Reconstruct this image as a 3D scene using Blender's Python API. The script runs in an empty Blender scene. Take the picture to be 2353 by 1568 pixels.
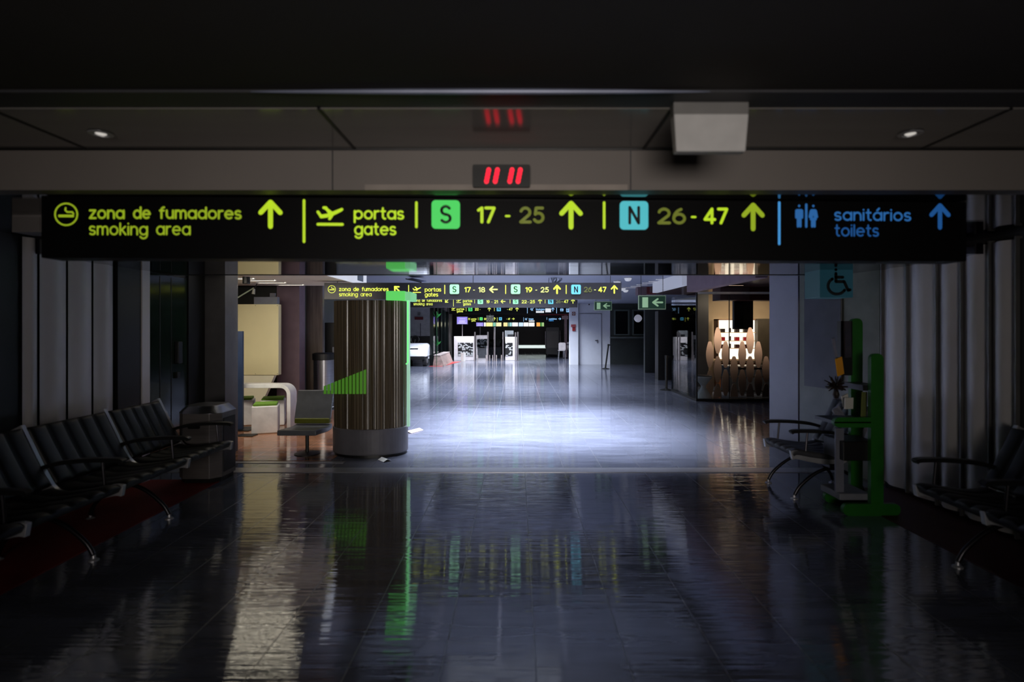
import bpy, bmesh, math, random
from mathutils import Vector
random.seed(7)
PI = math.pi
S = bpy.context.scene
COL = S.collection
# ------------------------------------------------------------------ camera model (photo 2353 x 1568)
F, EYE, CX, HY = 1250.0, 1.65, 1187.0, 754.0
def dY(base_y): return F * EYE / (base_y - HY)          # distance of something whose foot shows at base_y
def X(x, Y): return (x - CX) * Y / F
def Z(y, Y): return EYE - (y - HY) * Y / F

# ------------------------------------------------------------------ materials
def lin(c):
    c = c / 255.0
    return c / 12.92 if c <= 0.04045 else ((c + 0.055) / 1.055) ** 2.4
def rgb(r, g, b): return (lin(r), lin(g), lin(b), 1.0)
_M = {}
def mat(name, col, rough=0.5, metal=0.0, var=0.12, scale=6.0, ior=1.5, stretch=(1, 1, 1), bump=0.0, spec=0.5, coat=0.0):
    if name in _M: return _M[name]
    m = bpy.data.materials.new(name); m.use_nodes = True
    nt = m.node_tree; b = nt.nodes['Principled BSDF']
    tc = nt.nodes.new('ShaderNodeTexCoord'); mp = nt.nodes.new('ShaderNodeMapping')
    mp.inputs['Scale'].default_value = stretch
    nz = nt.nodes.new('ShaderNodeTexNoise'); nz.inputs['Scale'].default_value = scale; nz.inputs['Detail'].default_value = 3
    rp = nt.nodes.new('ShaderNodeValToRGB')
    rp.color_ramp.elements[0].position = 0.3; rp.color_ramp.elements[1].position = 0.7
    rp.color_ramp.elements[0].color = tuple(max(0, c * (1 - var)) for c in col[:3]) + (1,)
    rp.color_ramp.elements[1].color = tuple(min(1, c * (1 + var)) for c in col[:3]) + (1,)
    L = nt.links.new
    L(tc.outputs['Object'], mp.inputs['Vector']); L(mp.outputs['Vector'], nz.inputs['Vector'])
    L(nz.outputs['Fac'], rp.inputs['Fac']); L(rp.outputs['Color'], b.inputs['Base Color'])
    b.inputs['Roughness'].default_value = rough; b.inputs['Metallic'].default_value = metal
    b.inputs['IOR'].default_value = ior; b.inputs['Specular IOR Level'].default_value = spec
    b.inputs['Coat Weight'].default_value = coat
    if bump:
        bp = nt.nodes.new('ShaderNodeBump'); bp.inputs['Strength'].default_value = bump; bp.inputs['Distance'].default_value = 0.01
        L(nz.outputs['Fac'], bp.inputs['Height']); L(bp.outputs['Normal'], b.inputs['Normal'])
    _M[name] = m
    return m
def glow(name, col, strength=1.0, sample=False, var=0.06):
    if name in _M: return _M[name]
    m = bpy.data.materials.new(name); m.use_nodes = True
    nt = m.node_tree; b = nt.nodes['Principled BSDF']
    tc = nt.nodes.new('ShaderNodeTexCoord'); nz = nt.nodes.new('ShaderNodeTexNoise'); nz.inputs['Scale'].default_value = 3.0
    mr = nt.nodes.new('ShaderNodeMapRange'); mr.inputs['To Min'].default_value = strength * (1 - var); mr.inputs['To Max'].default_value = strength * (1 + var)
    nt.links.new(tc.outputs['Object'], nz.inputs['Vector']); nt.links.new(nz.outputs['Fac'], mr.inputs['Value'])
    nt.links.new(mr.outputs['Result'], b.inputs['Emission Strength'])
    b.inputs['Base Color'].default_value = tuple(c * 0.3 for c in col[:3]) + (1,)
    b.inputs['Emission Color'].default_value = col
    b.inputs['Roughness'].default_value = 0.5
    m.cycles.emission_sampling = 'FRONT' if sample else 'NONE'
    _M[name] = m
    return m
def glass(name, tint=(1, 1, 1, 1), f0=0.04, rough=0.02, ior=1.5):
    if name in _M: return _M[name]
    m = bpy.data.materials.new(name); m.use_nodes = True
    nt = m.node_tree; nt.nodes.remove(nt.nodes['Principled BSDF'])
    out = nt.nodes['Material Output']
    tr = nt.nodes.new('ShaderNodeBsdfTransparent'); tr.inputs['Color'].default_value = tint
    gl = nt.nodes.new('ShaderNodeBsdfGlossy'); gl.inputs['Roughness'].default_value = rough
    fr = nt.nodes.new('ShaderNodeFresnel'); fr.inputs['IOR'].default_value = ior
    mx = nt.nodes.new('ShaderNodeMixShader')
    nt.links.new(fr.outputs['Fac'], mx.inputs['Fac']); nt.links.new(tr.outputs[0], mx.inputs[1]); nt.links.new(gl.outputs[0], mx.inputs[2])
    nt.links.new(mx.outputs[0], out.inputs['Surface'])
    _M[name] = m
    return m

# ------------------------------------------------------------------ mesh building
class MB:
    def __init__(s): s.v = []; s.f = []
    def add(s, vs, fs):
        b = len(s.v); s.v += [tuple(p) for p in vs]; s.f += [tuple(b + i for i in q) for q in fs]; return s
    def box(s, x0, x1, y0, y1, z0, z1):
        x0, x1 = sorted((x0, x1)); y0, y1 = sorted((y0, y1)); z0, z1 = sorted((z0, z1))
        return s.add([(x0,y0,z0),(x1,y0,z0),(x1,y1,z0),(x0,y1,z0),(x0,y0,z1),(x1,y0,z1),(x1,y1,z1),(x0,y1,z1)],
                     [(0,3,2,1),(4,5,6,7),(0,1,5,4),(1,2,6,5),(2,3,7,6),(3,0,4,7)])
    def prism(s, poly, a, b, axis='y'):
        """poly: 2D outline; extruded along axis from a to b. axis y: (x,z); axis z: (x,y); axis x: (y,z)"""
        def pt(p, t): return {'y': (p[0], t, p[1]), 'z': (p[0], p[1], t), 'x': (t, p[0], p[1])}[axis]
        n = len(poly)
        vs = [pt(p, a) for p in poly] + [pt(p, b) for p in poly]
        fs = [tuple(range(n)), tuple(range(2 * n - 1, n - 1, -1))] + [(i, n + i, n + (i + 1) % n, (i + 1) % n) for i in range(n)]
        return s.add(vs, fs)
    def tube(s, path, r, n=8, caps=True):
        path = [Vector(p) for p in path]; k = len(path)
        rr = r if isinstance(r, (list, tuple)) else [r] * k
        vs = []; up = None
        for i, p in enumerate(path):
            d = (path[min(i + 1, k - 1)] - path[max(i - 1, 0)]).normalized()
            if up is None:
                up = Vector((0, 0, 1)) if abs(d.z) < 0.9 else Vector((1, 0, 0))
            a = d.cross(up)
            if a.length < 1e-5: a = d.cross(Vector((0, 1, 0)))
            a.normalize(); c = a.cross(d).normalized(); up = c
            for j in range(n):
                t = 2 * PI * j / n
                vs.append(p + a * math.cos(t) * rr[i] + c * math.sin(t) * rr[i])
        fs = [(i * n + j, i * n + (j + 1) % n, (i + 1) * n + (j + 1) % n, (i + 1) * n + j) for i in range(k - 1) for j in range(n)]
        if caps: fs += [tuple(range(n - 1, -1, -1)), tuple(range((k - 1) * n, k * n))]
        return s.add(vs, fs)
    def lathe(s, prof, cx=0, cy=0, n=32, sx=1.0, sy=1.0):
        """prof: list of (r,z) bottom to top"""
        k = len(prof); vs = []
        for r, z in prof:
            for j in range(n):
                t = 2 * PI * j / n
                vs.append((cx + r * math.cos(t) * sx, cy + r * math.sin(t) * sy, z))
        fs = [(i * n + j, i * n + (j + 1) % n, (i + 1) * n + (j + 1) % n, (i + 1) * n + j) for i in range(k - 1) for j in range(n)]
        fs += [tuple(range(n - 1, -1, -1)), tuple(range((k - 1) * n, k * n))]
        return s.add(vs, fs)
    def band(s, path, w, t, y0, y1):
        """flat bar following an (x,z) path, thickness t in the x-z plane, from y0 to y1"""
        pts = [Vector((p[0], p[1])) for p in path]; k = len(pts); A = []; B = []
        for i, p in enumerate(pts):
            d = (pts[min(i + 1, k - 1)] - pts[max(i - 1, 0)]).normalized(); nrm = Vector((-d.y, d.x))
            A.append(p + nrm * t / 2); B.append(p - nrm * t / 2)
        return s.prism([tuple(q) for q in A] + [tuple(q) for q in reversed(B)], y0, y1, 'y')
    def grid(s, fn, nu, nv):
        vs = [fn(i / nu, j / nv) for i in range(nu + 1) for j in range(nv + 1)]
        fs = [(i * (nv + 1) + j, (i + 1) * (nv + 1) + j, (i + 1) * (nv + 1) + j + 1, i * (nv + 1) + j + 1) for i in range(nu) for j in range(nv)]
        return s.add(vs, fs)
    def build(s, name, m, parent=None, loc=None, bevel=0.0, smooth=False, segs=2, rotz=None):
        me = bpy.data.meshes.new(name); me.from_pydata(s.v, [], s.f); me.update()
        bm = bmesh.new(); bm.from_mesh(me); bmesh.ops.recalc_face_normals(bm, faces=bm.faces); bm.to_mesh(me); bm.free()
        o = bpy.data.objects.new(name, me); COL.objects.link(o)
        me.materials.append(m)
        if smooth:
            for p in me.polygons: p.use_smooth = True
        if bevel:
            md = o.modifiers.new('edges', 'BEVEL'); md.width = bevel; md.segments = segs; md.limit_method = 'ANGLE'; md.angle_limit = 0.6
            for p in me.polygons: p.use_smooth = True
            md.harden_normals = True
        if parent is not None: o.parent = parent
        if loc is not None: o.location = loc
        if rotz is not None: o.rotation_euler.z = rotz
        return o
def tag(o, label=None, cat=None, group=None, kind=None):
    if label: o['label'] = label
    if cat: o['category'] = cat
    if group: o['group'] = group
    if kind: o['kind'] = kind
    return o
def thing(name, label, cat, loc=(0, 0, 0), rotz=0, group=None):
    o = bpy.data.objects.new(name, None); COL.objects.link(o); o.empty_display_size = 0.2
    o.location = loc; o.rotation_euler = (0, 0, rotz)
    return tag(o, label, cat, group)
def part_label(o, label): o['label'] = label; return o
def struct(name, mb, m, label=None, cat=None, **k):
    return tag(mb.build(name, m, **k), label, cat, None, 'structure')
def dup(root, loc, label, rotz=None, group=None):
    r = root.copy(); COL.objects.link(r); r.location = loc; r['label'] = label
    if rotz is not None: r.rotation_euler.z = rotz
    if group: r['group'] = group
    for ch in list(root.children):
        c = ch.copy(); COL.objects.link(c); c.parent = r
        for g in list(ch.children):
            d = g.copy(); COL.objects.link(d); d.parent = c
    return r
def rrect(w, h, r, n=5, cx=0.0, cz=0.0):
    out = []
    for sx, sz, a0 in ((1, -1, -PI / 2), (1, 1, 0), (-1, 1, PI / 2), (-1, -1, PI)):
        for i in range(n + 1):
            a = a0 + PI / 2 * i / n
            out.append((cx + sx * (w / 2 - r) + r * math.cos(a), cz + sz * (h / 2 - r) + r * math.sin(a)))
    return out

# ------------------------------------------------------------------ lettering drawn with a round pen
def arc(cx, cy, rx, ry, a0, a1, n=14):
    return [(cx + rx * math.cos(math.radians(a0 + (a1 - a0) * i / n)), cy + ry * math.sin(math.radians(a0 + (a1 - a0) * i / n))) for i in range(n + 1)]
def ring(cx, cy, rx, ry=None): return arc(cx, cy, rx, ry or rx, 0, 360, 24)
GL = {
 'a': ([ring(.5,.5,.5), [(1,1),(1,0)]], 1.0), 'o': ([ring(.5,.5,.5)], 1.0),
 'd': ([ring(.5,.5,.5), [(1,1.4),(1,0)]], 1.0),
 'e': ([[(0,.52),(1,.52)] , arc(.5,.5,.5,.5,3,310,22)], 1.0),
 'n': ([[(0,1),(0,0)], arc(.42,.56,.42,.44,180,0,12) + [(.84,0)]], .84),
 'm': ([[(0,1),(0,0)], arc(.34,.62,.34,.38,180,0,10) + [(.68,0)], arc(1.02,.62,.34,.38,180,0,10) + [(1.36,0)]], 1.36),
 'u': ([[(0,1)] + arc(.42,.44,.42,.44,180,360,12) + [(.84,1)], [(.84,1),(.84,0)]], .84),
 'f': ([[(.2,0),(.2,1.06)] + arc(.5,1.06,.3,.34,180,80,8), [(0,.98),(.5,.98)]], .55),
 'r': ([[(0,1),(0,0)], arc(.42,.56,.42,.44,180,75,8)], .52),
 's': ([arc(.36,.74,.34,.26,35,270,12) + arc(.36,.24,.36,.25,90,-145,12)], .72),
 'k': ([[(0,1.4),(0,0)], [(.68,1),(0,.42)], [(.22,.6),(.74,0)]], .74),
 'i': ([[(0,1),(0,0)], [(0,1.36),(0,1.37)]], .02), 'l': ([[(0,1.4),(0,0)]], .02),
 'g': ([ring(.5,.5,.5), [(1,1),(1,0)] + arc(.5,-.02,.5,.46,0,-150,10)], 1.0),
 'z': ([[(0,1),(.76,1),(0,0),(.8,0)]], .8),
 'p': ([ring(.5,.5,.5), [(0,1),(0,-.48)]], 1.0),
 't': ([[(.22,1.38),(.22,.3)] + arc(.5,.3,.28,.3,180,280,6), [(0,.98),(.52,.98)]], .55),
 '\u00e1': ([ring(.5,.5,.5), [(1,1),(1,0)], [(.45,1.3),(.7,1.55)]], 1.0),
 '-': ([[(0,.62),(.4,.62)]], .4), ' ': ([], .34),
 '0': ([ring(.5,.72,.48,.72)], 1.0),
 '1': ([[(0,1.2),(.34,1.44),(.34,0)]], .36),
 '2': ([arc(.45,1.0,.43,.44,165,-35,12) + [(0,0),(.92,0)]], .92),
 '4': ([[(.7,0),(.7,1.44),(0,.36),(.98,.36)]], .98),
 '5': ([[(.82,1.44),(.2,1.44),(.12,.8)] + arc(.42,.47,.44,.46,120,-150,14)], .86),
 '6': ([ring(.46,.46,.46,.46), arc(.9,.46,.9,1.0,180,108,8)], .92),
 '7': ([[(0,1.44),(.84,1.44),(.26,0)]], .84),
 '8': ([ring(.45,1.06,.36,.38), ring(.45,.36,.44,.36)], .9),
 '9': ([ring(.46,.98,.46,.46), arc(.02,.98,.9,1.0,0,-72,8)], .92),
 'S': ([arc(.45,1.08,.42,.37,30,270,14) + arc(.45,.36,.45,.36,90,-150,14)], .9),
 'N': ([[(0,0),(0,1.44),(.9,0),(.9,1.44)]], .9),
 'A': ([[(0,0),(.5,1.44),(1,0)], [(.2,.5),(.8,.5)]], 1.0),
 'q': ([ring(.5,.5,.5), [(1,1),(1,-.48)]], 1.0),
}
def strokes_text(t, gap=.36):
    out = []; x = 0.0
    for ch in t:
        g, w = GL[ch]
        for st in g: out.append([(x + p[0], p[1]) for p in st])
        x += w + gap
    return out, x - gap
def pen(mb, strokes, r, y=0.0, n=8):
    """flat ribbons with round ends in the x-z plane facing -y"""
    for st in strokes:
        pts = [Vector(p) for p in st]
        for a, b in zip(pts, pts[1:]):
            d = b - a
            if d.length < 1e-7: continue
            nn = Vector((-d.y, d.x)).normalized() * r
            q = [a + nn, b + nn, b - nn, a - nn]
            mb.add([(p.x, y, p.y) for p in q], [(0, 1, 2, 3)])
        for i0, p in enumerate(pts):
            if 0 < i0 < len(pts) - 1 and (p - pts[i0 - 1]).length > 0 and (pts[i0 + 1] - p).length > 0 and (p - pts[i0 - 1]).angle(pts[i0 + 1] - p) < 0.3: continue
            mb.add([(p.x + r * math.cos(2 * PI * i / n), y, p.y + r * math.sin(2 * PI * i / n)) for i in range(n)], [tuple(range(n))])
    return mb
# ------------------------------------------------------------------ shared materials
BLACK = mat('black_plastic', rgb(12, 12, 13), 0.45)
NEARBLACK = mat('black_vinyl', rgb(16, 16, 17), 0.38, var=0.2, scale=30)
DARKGREY = mat('dark_grey_paint', rgb(40, 40, 44), 0.5)
CHROME = mat('polished_aluminium', rgb(186, 186, 190), 0.36, .6)
STEEL = mat('brushed_steel', rgb(175, 175, 180), 0.3, 1.0, stretch=(1, 1, 40), scale=4)
WHITE = mat('white_lacquer', rgb(215, 215, 218), 0.4)
CREAM = mat('cream_panel', rgb(214, 204, 160), 0.55, var=0.03, scale=3)
GREENFRAME = mat('green_painted_metal', rgb(26, 98, 20), 0.45)
RED = mat('red_paint', rgb(150, 30, 35), 0.5)
DARKRED = mat('dark_red_panel', rgb(90, 22, 30), 0.5)
PURPLE = mat('mauve_plaster', rgb(112, 92, 100), 0.7, var=0.08)
PLASTER = mat('pale_plaster', rgb(226, 228, 234), 0.75, var=0.04, scale=2)
DARKWALL = mat('dark_wall_panel', rgb(34, 36, 38), 0.5)
PAPER = mat('white_paper', rgb(225, 222, 215), 0.7)

def G(r, g, b, s=1.0): return glow('lit_%d_%d_%d_%d' % (r, g, b, int(s * 100)), rgb(r, g, b), s)

# ------------------------------------------------------------------ hanging direction signs
HOUSING = mat('sign_housing', rgb(6, 6, 7), 0.5, var=0.1, spec=.12)
HOUSING_GLARE = mat('glare_sign_housing', rgb(46, 46, 52), 0.35, var=0.1)  # black housing greyed: glare on its face is put into the colour
class Sign:
    def __init__(s, name, label, Y0, x0, x1, z0, z1, slope=0.0, depth=0.14, hm=None, group='direction signs hung across the concourse', cat='sign'):
        s.slope = slope; s.Y0 = Y0
        xc = (x0 + x1) / 2; s.X0 = X(xc, Y0); s.z0 = z0; s.cs = math.cos(math.atan(slope))
        s.root = thing(name, label, cat, (s.X0, Y0, z0), math.atan(slope), group)
        u0, _ = s.at(x0, 700); u1, _ = s.at(x1, 700)
        MB().prism(rrect(u1 - u0, z1 - z0, 0.006, 2, (u0 + u1) / 2, (z1 - z0) / 2), 0.0, depth, 'y').build('housing', hm or HOUSING, s.root)
        s.k = Y0 / F; s.u0, s.u1, s.h = u0, u1, z1 - z0
    def at(s, x, y):
        m = (x - CX) / F
        XX = m * (s.Y0 - s.slope * s.X0) / (1 - s.slope * m); YY = s.Y0 + s.slope * (XX - s.X0)
        return (XX - s.X0) / s.cs, EYE - (y - HY) * YY / F - s.z0
    def put(s, name, strokes, r, m, label=None, y=-0.003, parent=None):
        o = pen(MB(), strokes, r, y).build(name, m, parent or s.root)
        if label: o['label'] = label
        return o
    def text(s, t, x0, x1, base, xh, m, sw=0.1, name='lettering'):
        if ' ' in t:                                   # each word is a piece of lettering of its own
            W_ = strokes_text(t)[1]; pos = 0.0
            for wd in t.split(' '):
                w1 = strokes_text(wd)[1]
                s.text(wd, x0 + (x1 - x0) * pos / W_, x0 + (x1 - x0) * (pos + w1) / W_, base, xh, m, sw, name)
                pos += w1 + .36 + GL[' '][1] + .36
            return
        st, w = strokes_text(t)
        u0, zb = s.at(x0, base); u1, _ = s.at(x1, base); h = xh * s.k
        r = sw * h; kx = (u1 - u0 - 2 * r) / max(w, .05)
        z0 = zb + r; hz = h - 2 * r * .9
        return s.put(name, [[(u0 + r + p[0] * kx, z0 + p[1] * hz) for p in q] for q in st], r, m)
    def arrow(s, x, y, size, ang, m, sw=0.085):
        """ang 0 = up, 90 = left, 45 = up left, 180 = down, 270 = right"""
        u, z = s.at(x, y); L = size * s.k; a = math.radians(ang)
        def rot(p): return (u + (p[0] * math.cos(a) - p[1] * math.sin(a)) * L, z + (p[0] * math.sin(a) + p[1] * math.cos(a)) * L)
        return s.put('arrow', [[rot((0, -.42)), rot((0, .42))], [rot((-.33, .06)), rot((0, .42)), rot((.33, .06))]], sw * L, m)
    def divider(s, x, y0, y1, m, w=3.0):
        u, a = s.at(x, y0); _, b = s.at(x, y1)
        return s.put('divider', [[(u, a), (u, b)]], w * s.k, m)
    def tile(s, x0, x1, y0, y1, ch, m, ink):
        ua, za = s.at(x0, y1); ub, zb = s.at(x1, y0)
        t = MB().prism(rrect(ub - ua, zb - za, 0.14 * (ub - ua), 4, (ua + ub) / 2, (za + zb) / 2), -0.006, 0.0, 'y').build('gate_tile', m, s.root)
        st, w = strokes_text(ch); h = (zb - za) * .56; k = h / 1.44
        s.put('letter', [[((ua + ub) / 2 + (p[0] - w / 2) * k * .9, (za + zb) / 2 - h / 2 + p[1] * k) for p in q] for q in st], h * .09, ink, None, -0.008, t)
        return t
    def picto(s, name, x, y, size, strokes, m, sw):
        u, z = s.at(x, y); L = size * s.k
        return s.put(name, [[(u + p[0] * L, z + p[1] * L) for p in q] for q in strokes], sw * L, m)
    def smoke(s, x, y, size, m):
        return s.picto('cigarette_pictogram', x, y, size, [ring(0, 0, .47), [(-.3, -.05), (.02, -.05), (.3, -.05)], [(-.3, -.09), (.3, -.09)], [(-.02, .28), (-.04, .18), (.04, .1), (.26, .1), (.31, .02)]], m, .035)
    def plane(s, x, y, size, m):
        return s.picto('departures_pictogram', x, y, size, [[(-.46, -.33), (.46, -.33)], [(-.36, -.02), (-.1, .02), (.2, .14), (.44, .24)], [(-.34, -.05), (-.1, -.02), (.2, .1), (.42, .22)],
                       [(-.36, 0), (-.46, .14)], [(0, .06), (-.16, .3), (-.24, .3)], [(.06, .1), (-.18, .28)], [(.1, .06), (-.02, -.12)]], m, .055)
    def toilet(s, x, y, size, m):
        def man(cx): return [[(cx, .4), (cx, .41)], [(cx - .1, .22), (cx + .1, .22)], [(cx - .12, .2), (cx - .12, -.08)], [(cx + .12, .2), (cx + .12, -.08)], [(cx - .05, .2), (cx - .05, -.45)], [(cx + .05, .2), (cx + .05, -.45)]]
        def wom(cx): return [[(cx, .4), (cx, .41)], [(cx - .08, .22), (cx + .08, .22)], [(cx - .1, .2), (cx - .15, -.05)], [(cx + .1, .2), (cx + .15, -.05)], [(cx, .2), (cx - .1, -.15), (cx + .1, -.15), (cx, .2)], [(cx - .05, -.1), (cx - .05, -.45)], [(cx + .05, -.1), (cx + .05, -.45)]]
        return s.picto('toilets_pictogram', x, y, size, man(-.3) + [[(0, .46), (0, -.46)]] + wom(.3), m, .05)
    def lounge(s, x, y, size, m):
        return s.picto('lounge_pictogram', x, y, size, [[(.4, .4), (.12, -.1), (-.3, -.1)], [(-.4, -.1), (-.4, .15)], [(.0, -.1), (-.2, -.4)], [(.0, -.15), (.25, -.4)], [(-.3, .25), (.05, .2)]], m, .07)
    def hanger(s, fr, z_ceil, r=0.006):
        for f in fr:
            u = s.u0 + (s.u1 - s.u0) * f
            MB().tube([(u, .07, s.h - .005), (u, .07, z_ceil - s.z0)], r, 6).build('hanging_rod', DARKGREY, s.root)

INK = mat('tile_ink', rgb(8, 14, 14), 0.6)
Y1 = G(176, 208, 34); Y1D = G(138, 160, 30); Y1DD = G(96, 104, 30); B1 = G(62, 138, 200); B1D = G(38, 92, 150); B1DD = G(26, 74, 130)
z_low, z_soffit = 2.263, 2.40
SIGN1_Y = 1250 / 398.0
sg = Sign('hanging_direction_sign', 'widest black hanging sign, reading smoking area, gates 17-25, 26-47 and toilets, under the low soffit', SIGN1_Y, 95, 2220, 2.045, 2.395, slope=0.03)
sg.smoke(153, 493, 52, Y1D)
sg.text('zona de fumadores', 205, 556, 504, 21.5, Y1D, .108); sg.text('smoking area', 205, 439, 541, 21.5, Y1D, .09)
sg.arrow(622, 493, 66, 0, Y1); sg.divider(699, 461, 556, Y1)
sg.plane(759, 496, 60, Y1); sg.text('portas', 813, 929, 505, 21.5, Y1, .108); sg.text('gates', 814, 911, 541, 21.5, Y1, .1)
sg.divider(957, 466, 522, Y1); sg.tile(992, 1057, 461, 526, 'S', G(66, 200, 88), INK)
sg.text('17', 1096, 1139, 514, 28.6, Y1, .12); sg.text('-', 1160, 1173, 514, 28, Y1, .09); sg.text('25', 1193, 1251, 514, 28.6, Y1DD, .12)
sg.arrow(1312, 495, 66, 0, Y1); sg.divider(1388, 466, 524, Y1); sg.tile(1424, 1489, 463, 528, 'N', G(72, 176, 186), INK)
sg.text('26', 1510, 1576, 516, 28.6, Y1DD, .12); sg.text('-', 1587, 1600, 516, 28, Y1, .09); sg.text('47', 1616, 1673, 516, 28.6, Y1, .12)
sg.arrow(1730, 499, 66, 0, Y1D); sg.divider(1790, 466, 561, B1); sg.toilet(1852, 496, 56, B1D)
sg.text('sanit\u00e1rios', 1916, 2093, 508, 21.5, B1D, .1); sg.text('toilets', 1917, 2019, 544, 21.5, B1DD, .09); sg.arrow(2159, 498, 62, 0, B1DD)

Y2 = G(236, 246, 92, 1.05); W2 = G(238, 246, 150); Y2D = G(104, 110, 62); GR2 = G(178, 255, 200); BL2 = G(112, 208, 238); INKG = mat('tile_ink_green', rgb(20, 110, 60), .6)
SY = 1250 / 135.0
s2 = Sign('hanging_direction_sign', 'long hanging sign pointing to smoking area, gates 17-18, 19-25 and 26-47 over the bright hall', SY, 745, 1428, 1.65 + 66/135, 1.65 + 104/135, hm=HOUSING_GLARE)
s2.hm = None
s2.smoke(762.5, 665, 18, Y2); s2.text('zona de fumadores', 779, 893, 669.5, 7.2, Y2, .11); s2.text('smoking area', 779, 854, 681.5, 7.2, Y2, .09)
s2.arrow(913, 665, 20, 45, Y2); s2.divider(939, 656, 672, Y2, 1.0); s2.plane(958, 666, 19, Y2)
s2.text('portas', 976, 1014, 670.5, 7.2, Y2, .11); s2.text('gates', 976, 1007, 682, 7.2, Y2, .1); s2.divider(1022, 656, 675, Y2, 1.1)
s2.tile(1033.5, 1055, 654, 676, 'S', GR2, INKG); s2.text('17', 1067, 1082, 672.5, 9.3, Y2, .13); s2.text('-', 1087, 1091.5, 672.5, 9, W2); s2.text('18', 1099, 1115, 672.5, 9.3, W2, .12)
s2.arrow(1134, 665.5, 20, 90, W2); s2.divider(1162, 656, 675, Y2, 1.1); s2.tile(1174, 1195.5, 654, 676, 'S', GR2, INKG)
s2.text('19', 1207, 1223, 672.5, 9.3, Y2, .13); s2.text('-', 1230, 1234.5, 672.5, 9, W2); s2.text('25', 1242, 1261, 672.5, 9.3, W2, .12); s2.arrow(1280, 665.5, 21, 0, Y2, .1)
s2.divider(1301, 656, 675, Y2, 1.1); s2.tile(1312.5, 1334.5, 654.5, 676.5, 'N', BL2, INK); s2.text('26', 1341.5, 1360.5, 672, 9.3, Y2D, .12)
s2.text('-', 1365, 1369.5, 672, 9, W2); s2.text('47', 1374.5, 1393.5, 672, 9.3, Y2, .13); s2.arrow(1411.5, 665.5, 20, 0, Y2)
s2.hanger((.04, .5, .965), 2.75)

S3Y = 20.0 * 1250 / 1500
s3 = Sign('hanging_direction_sign', 'third hanging sign back, partly hidden, with gates 19-21 and 22-25', S3Y, 928, 1327, Z(707, S3Y), Z(707, S3Y) + .37, hm=HOUSING_GLARE)
Y3 = G(226, 236, 104); Y3D = G(120, 124, 84); GR3 = G(150, 250, 184); BL3 = G(100, 196, 214)
s3.smoke(938, 692, 10, Y3); s3.text('zona de fumadores', 950, 1016, 694, 4.9, Y3, .11); s3.text('smoking area', 950, 994, 702, 4.9, Y3, .1); s3.arrow(1027, 691.5, 12, 135, Y3)
s3.divider(1042, 683, 704, Y3, .6); s3.plane(1054, 692, 11, Y3); s3.text('portas', 1063.5, 1085.5, 695, 4.9, Y3, .11); s3.text('gates', 1064, 1082.5, 702, 4.9, Y3, .1)
s3.divider(1090.7, 685, 697, Y3, .6); s3.tile(1097.6, 1110, 686.5, 699, 'S', GR3, INKG); s3.text('19', 1117.4, 1125.2, 697.5, 5.6, Y3, .13); s3.text('-', 1129, 1131.5, 697.5, 5, Y3); s3.text('21', 1135.3, 1144.3, 697.5, 5.6, Y3, .13)
s3.arrow(1156, 693, 11.5, 90, Y3); s3.divider(1172, 685, 697, Y3, .6); s3.tile(1178.6, 1191, 686.5, 699, 'S', GR3, INKG); s3.text('22', 1198.4, 1210.4, 697.5, 5.6, Y3, .13); s3.text('-', 1212.5, 1215, 697.5, 5, Y3)
s3.text('25', 1217.4, 1229.4, 697.5, 5.6, Y3, .13); s3.arrow(1241, 692.5, 12, 0, Y3); s3.divider(1252.6, 685, 697, Y3, .6); s3.tile(1259.4, 1271.6, 686.5, 699, 'N', BL3, INK)
s3.text('26', 1277.4, 1288.4, 697, 5.6, Y3D, .12); s3.text('-', 1290.5, 1293, 697, 5, Y3); s3.text('47', 1295.4, 1306, 697, 5.6, Y3, .13); s3.arrow(1316.5, 692.5, 11.5, 0, Y3)
s3.hanger((.1, .9), 2.75)

S4Y = 25.5
s4 = Sign('hanging_direction_sign', 'hanging sign with gates 22 and 47, lounges and two blank white stickers', S4Y, 1032, 1335, Z(722, S4Y), Z(722, S4Y) + .42)
BW = G(150, 196, 236)
s4.plane(1042, 710.5, 9, Y3); s4.text('portas', 1049, 1067, 713, 3.8, Y3, .12); s4.text('gates', 1049.6, 1064, 718, 3.8, Y3, .11); s4.divider(1071, 707, 715, Y3, .5); s4.tile(1076, 1085.6, 705.5, 715.5, 'S', G(80, 214, 110), INK)
s4.text('22', 1091, 1100, 714, 4.6, Y3, .14); s4.text('-', 1102, 1104, 714, 4, Y3); s4.arrow(1124.3, 711, 9.5, 0, Y3); s4.divider(1136, 707, 715, Y3, .5); s4.tile(1141.3, 1151, 705.5, 715.5, 'N', G(96, 190, 226), INK)
s4.text('-', 1165, 1167, 714, 4, Y3); s4.text('47', 1169, 1177.9, 714, 4.6, Y3, .14); s4.arrow(1188, 711, 9.5, 0, Y3); s4.divider(1211.7, 707, 720, BW, .6); s4.lounge(1222.5, 711, 8, BW)
s4.text('lounges', 1231.4, 1251.6, 713.5, 3.8, BW, .12)
for a, b, c, d in ((1231.5, 1250, 715, 719.2), (1253, 1266, 709, 718)):
    ua, za = s4.at(a, d); ub, zb = s4.at(b, c)
    part_label(MB().box(ua, ub, -.012, -.002, za, zb).build('sticker', G(232, 236, 240, .9), s4.root), 'blank white sticker')
s4.arrow(1270.5, 711.5, 9, 0, BW); s4.divider(1279, 707, 720, BW, .6); s4.toilet(1291, 712, 8, BW); s4.text('sanit\u00e1rios', 1300.6, 1326, 713, 3.8, BW, .12); s4.text('toilets', 1300.6, 1315, 718, 3.8, BW, .12)
s4.hanger((.08, .92), 2.75)

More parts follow.
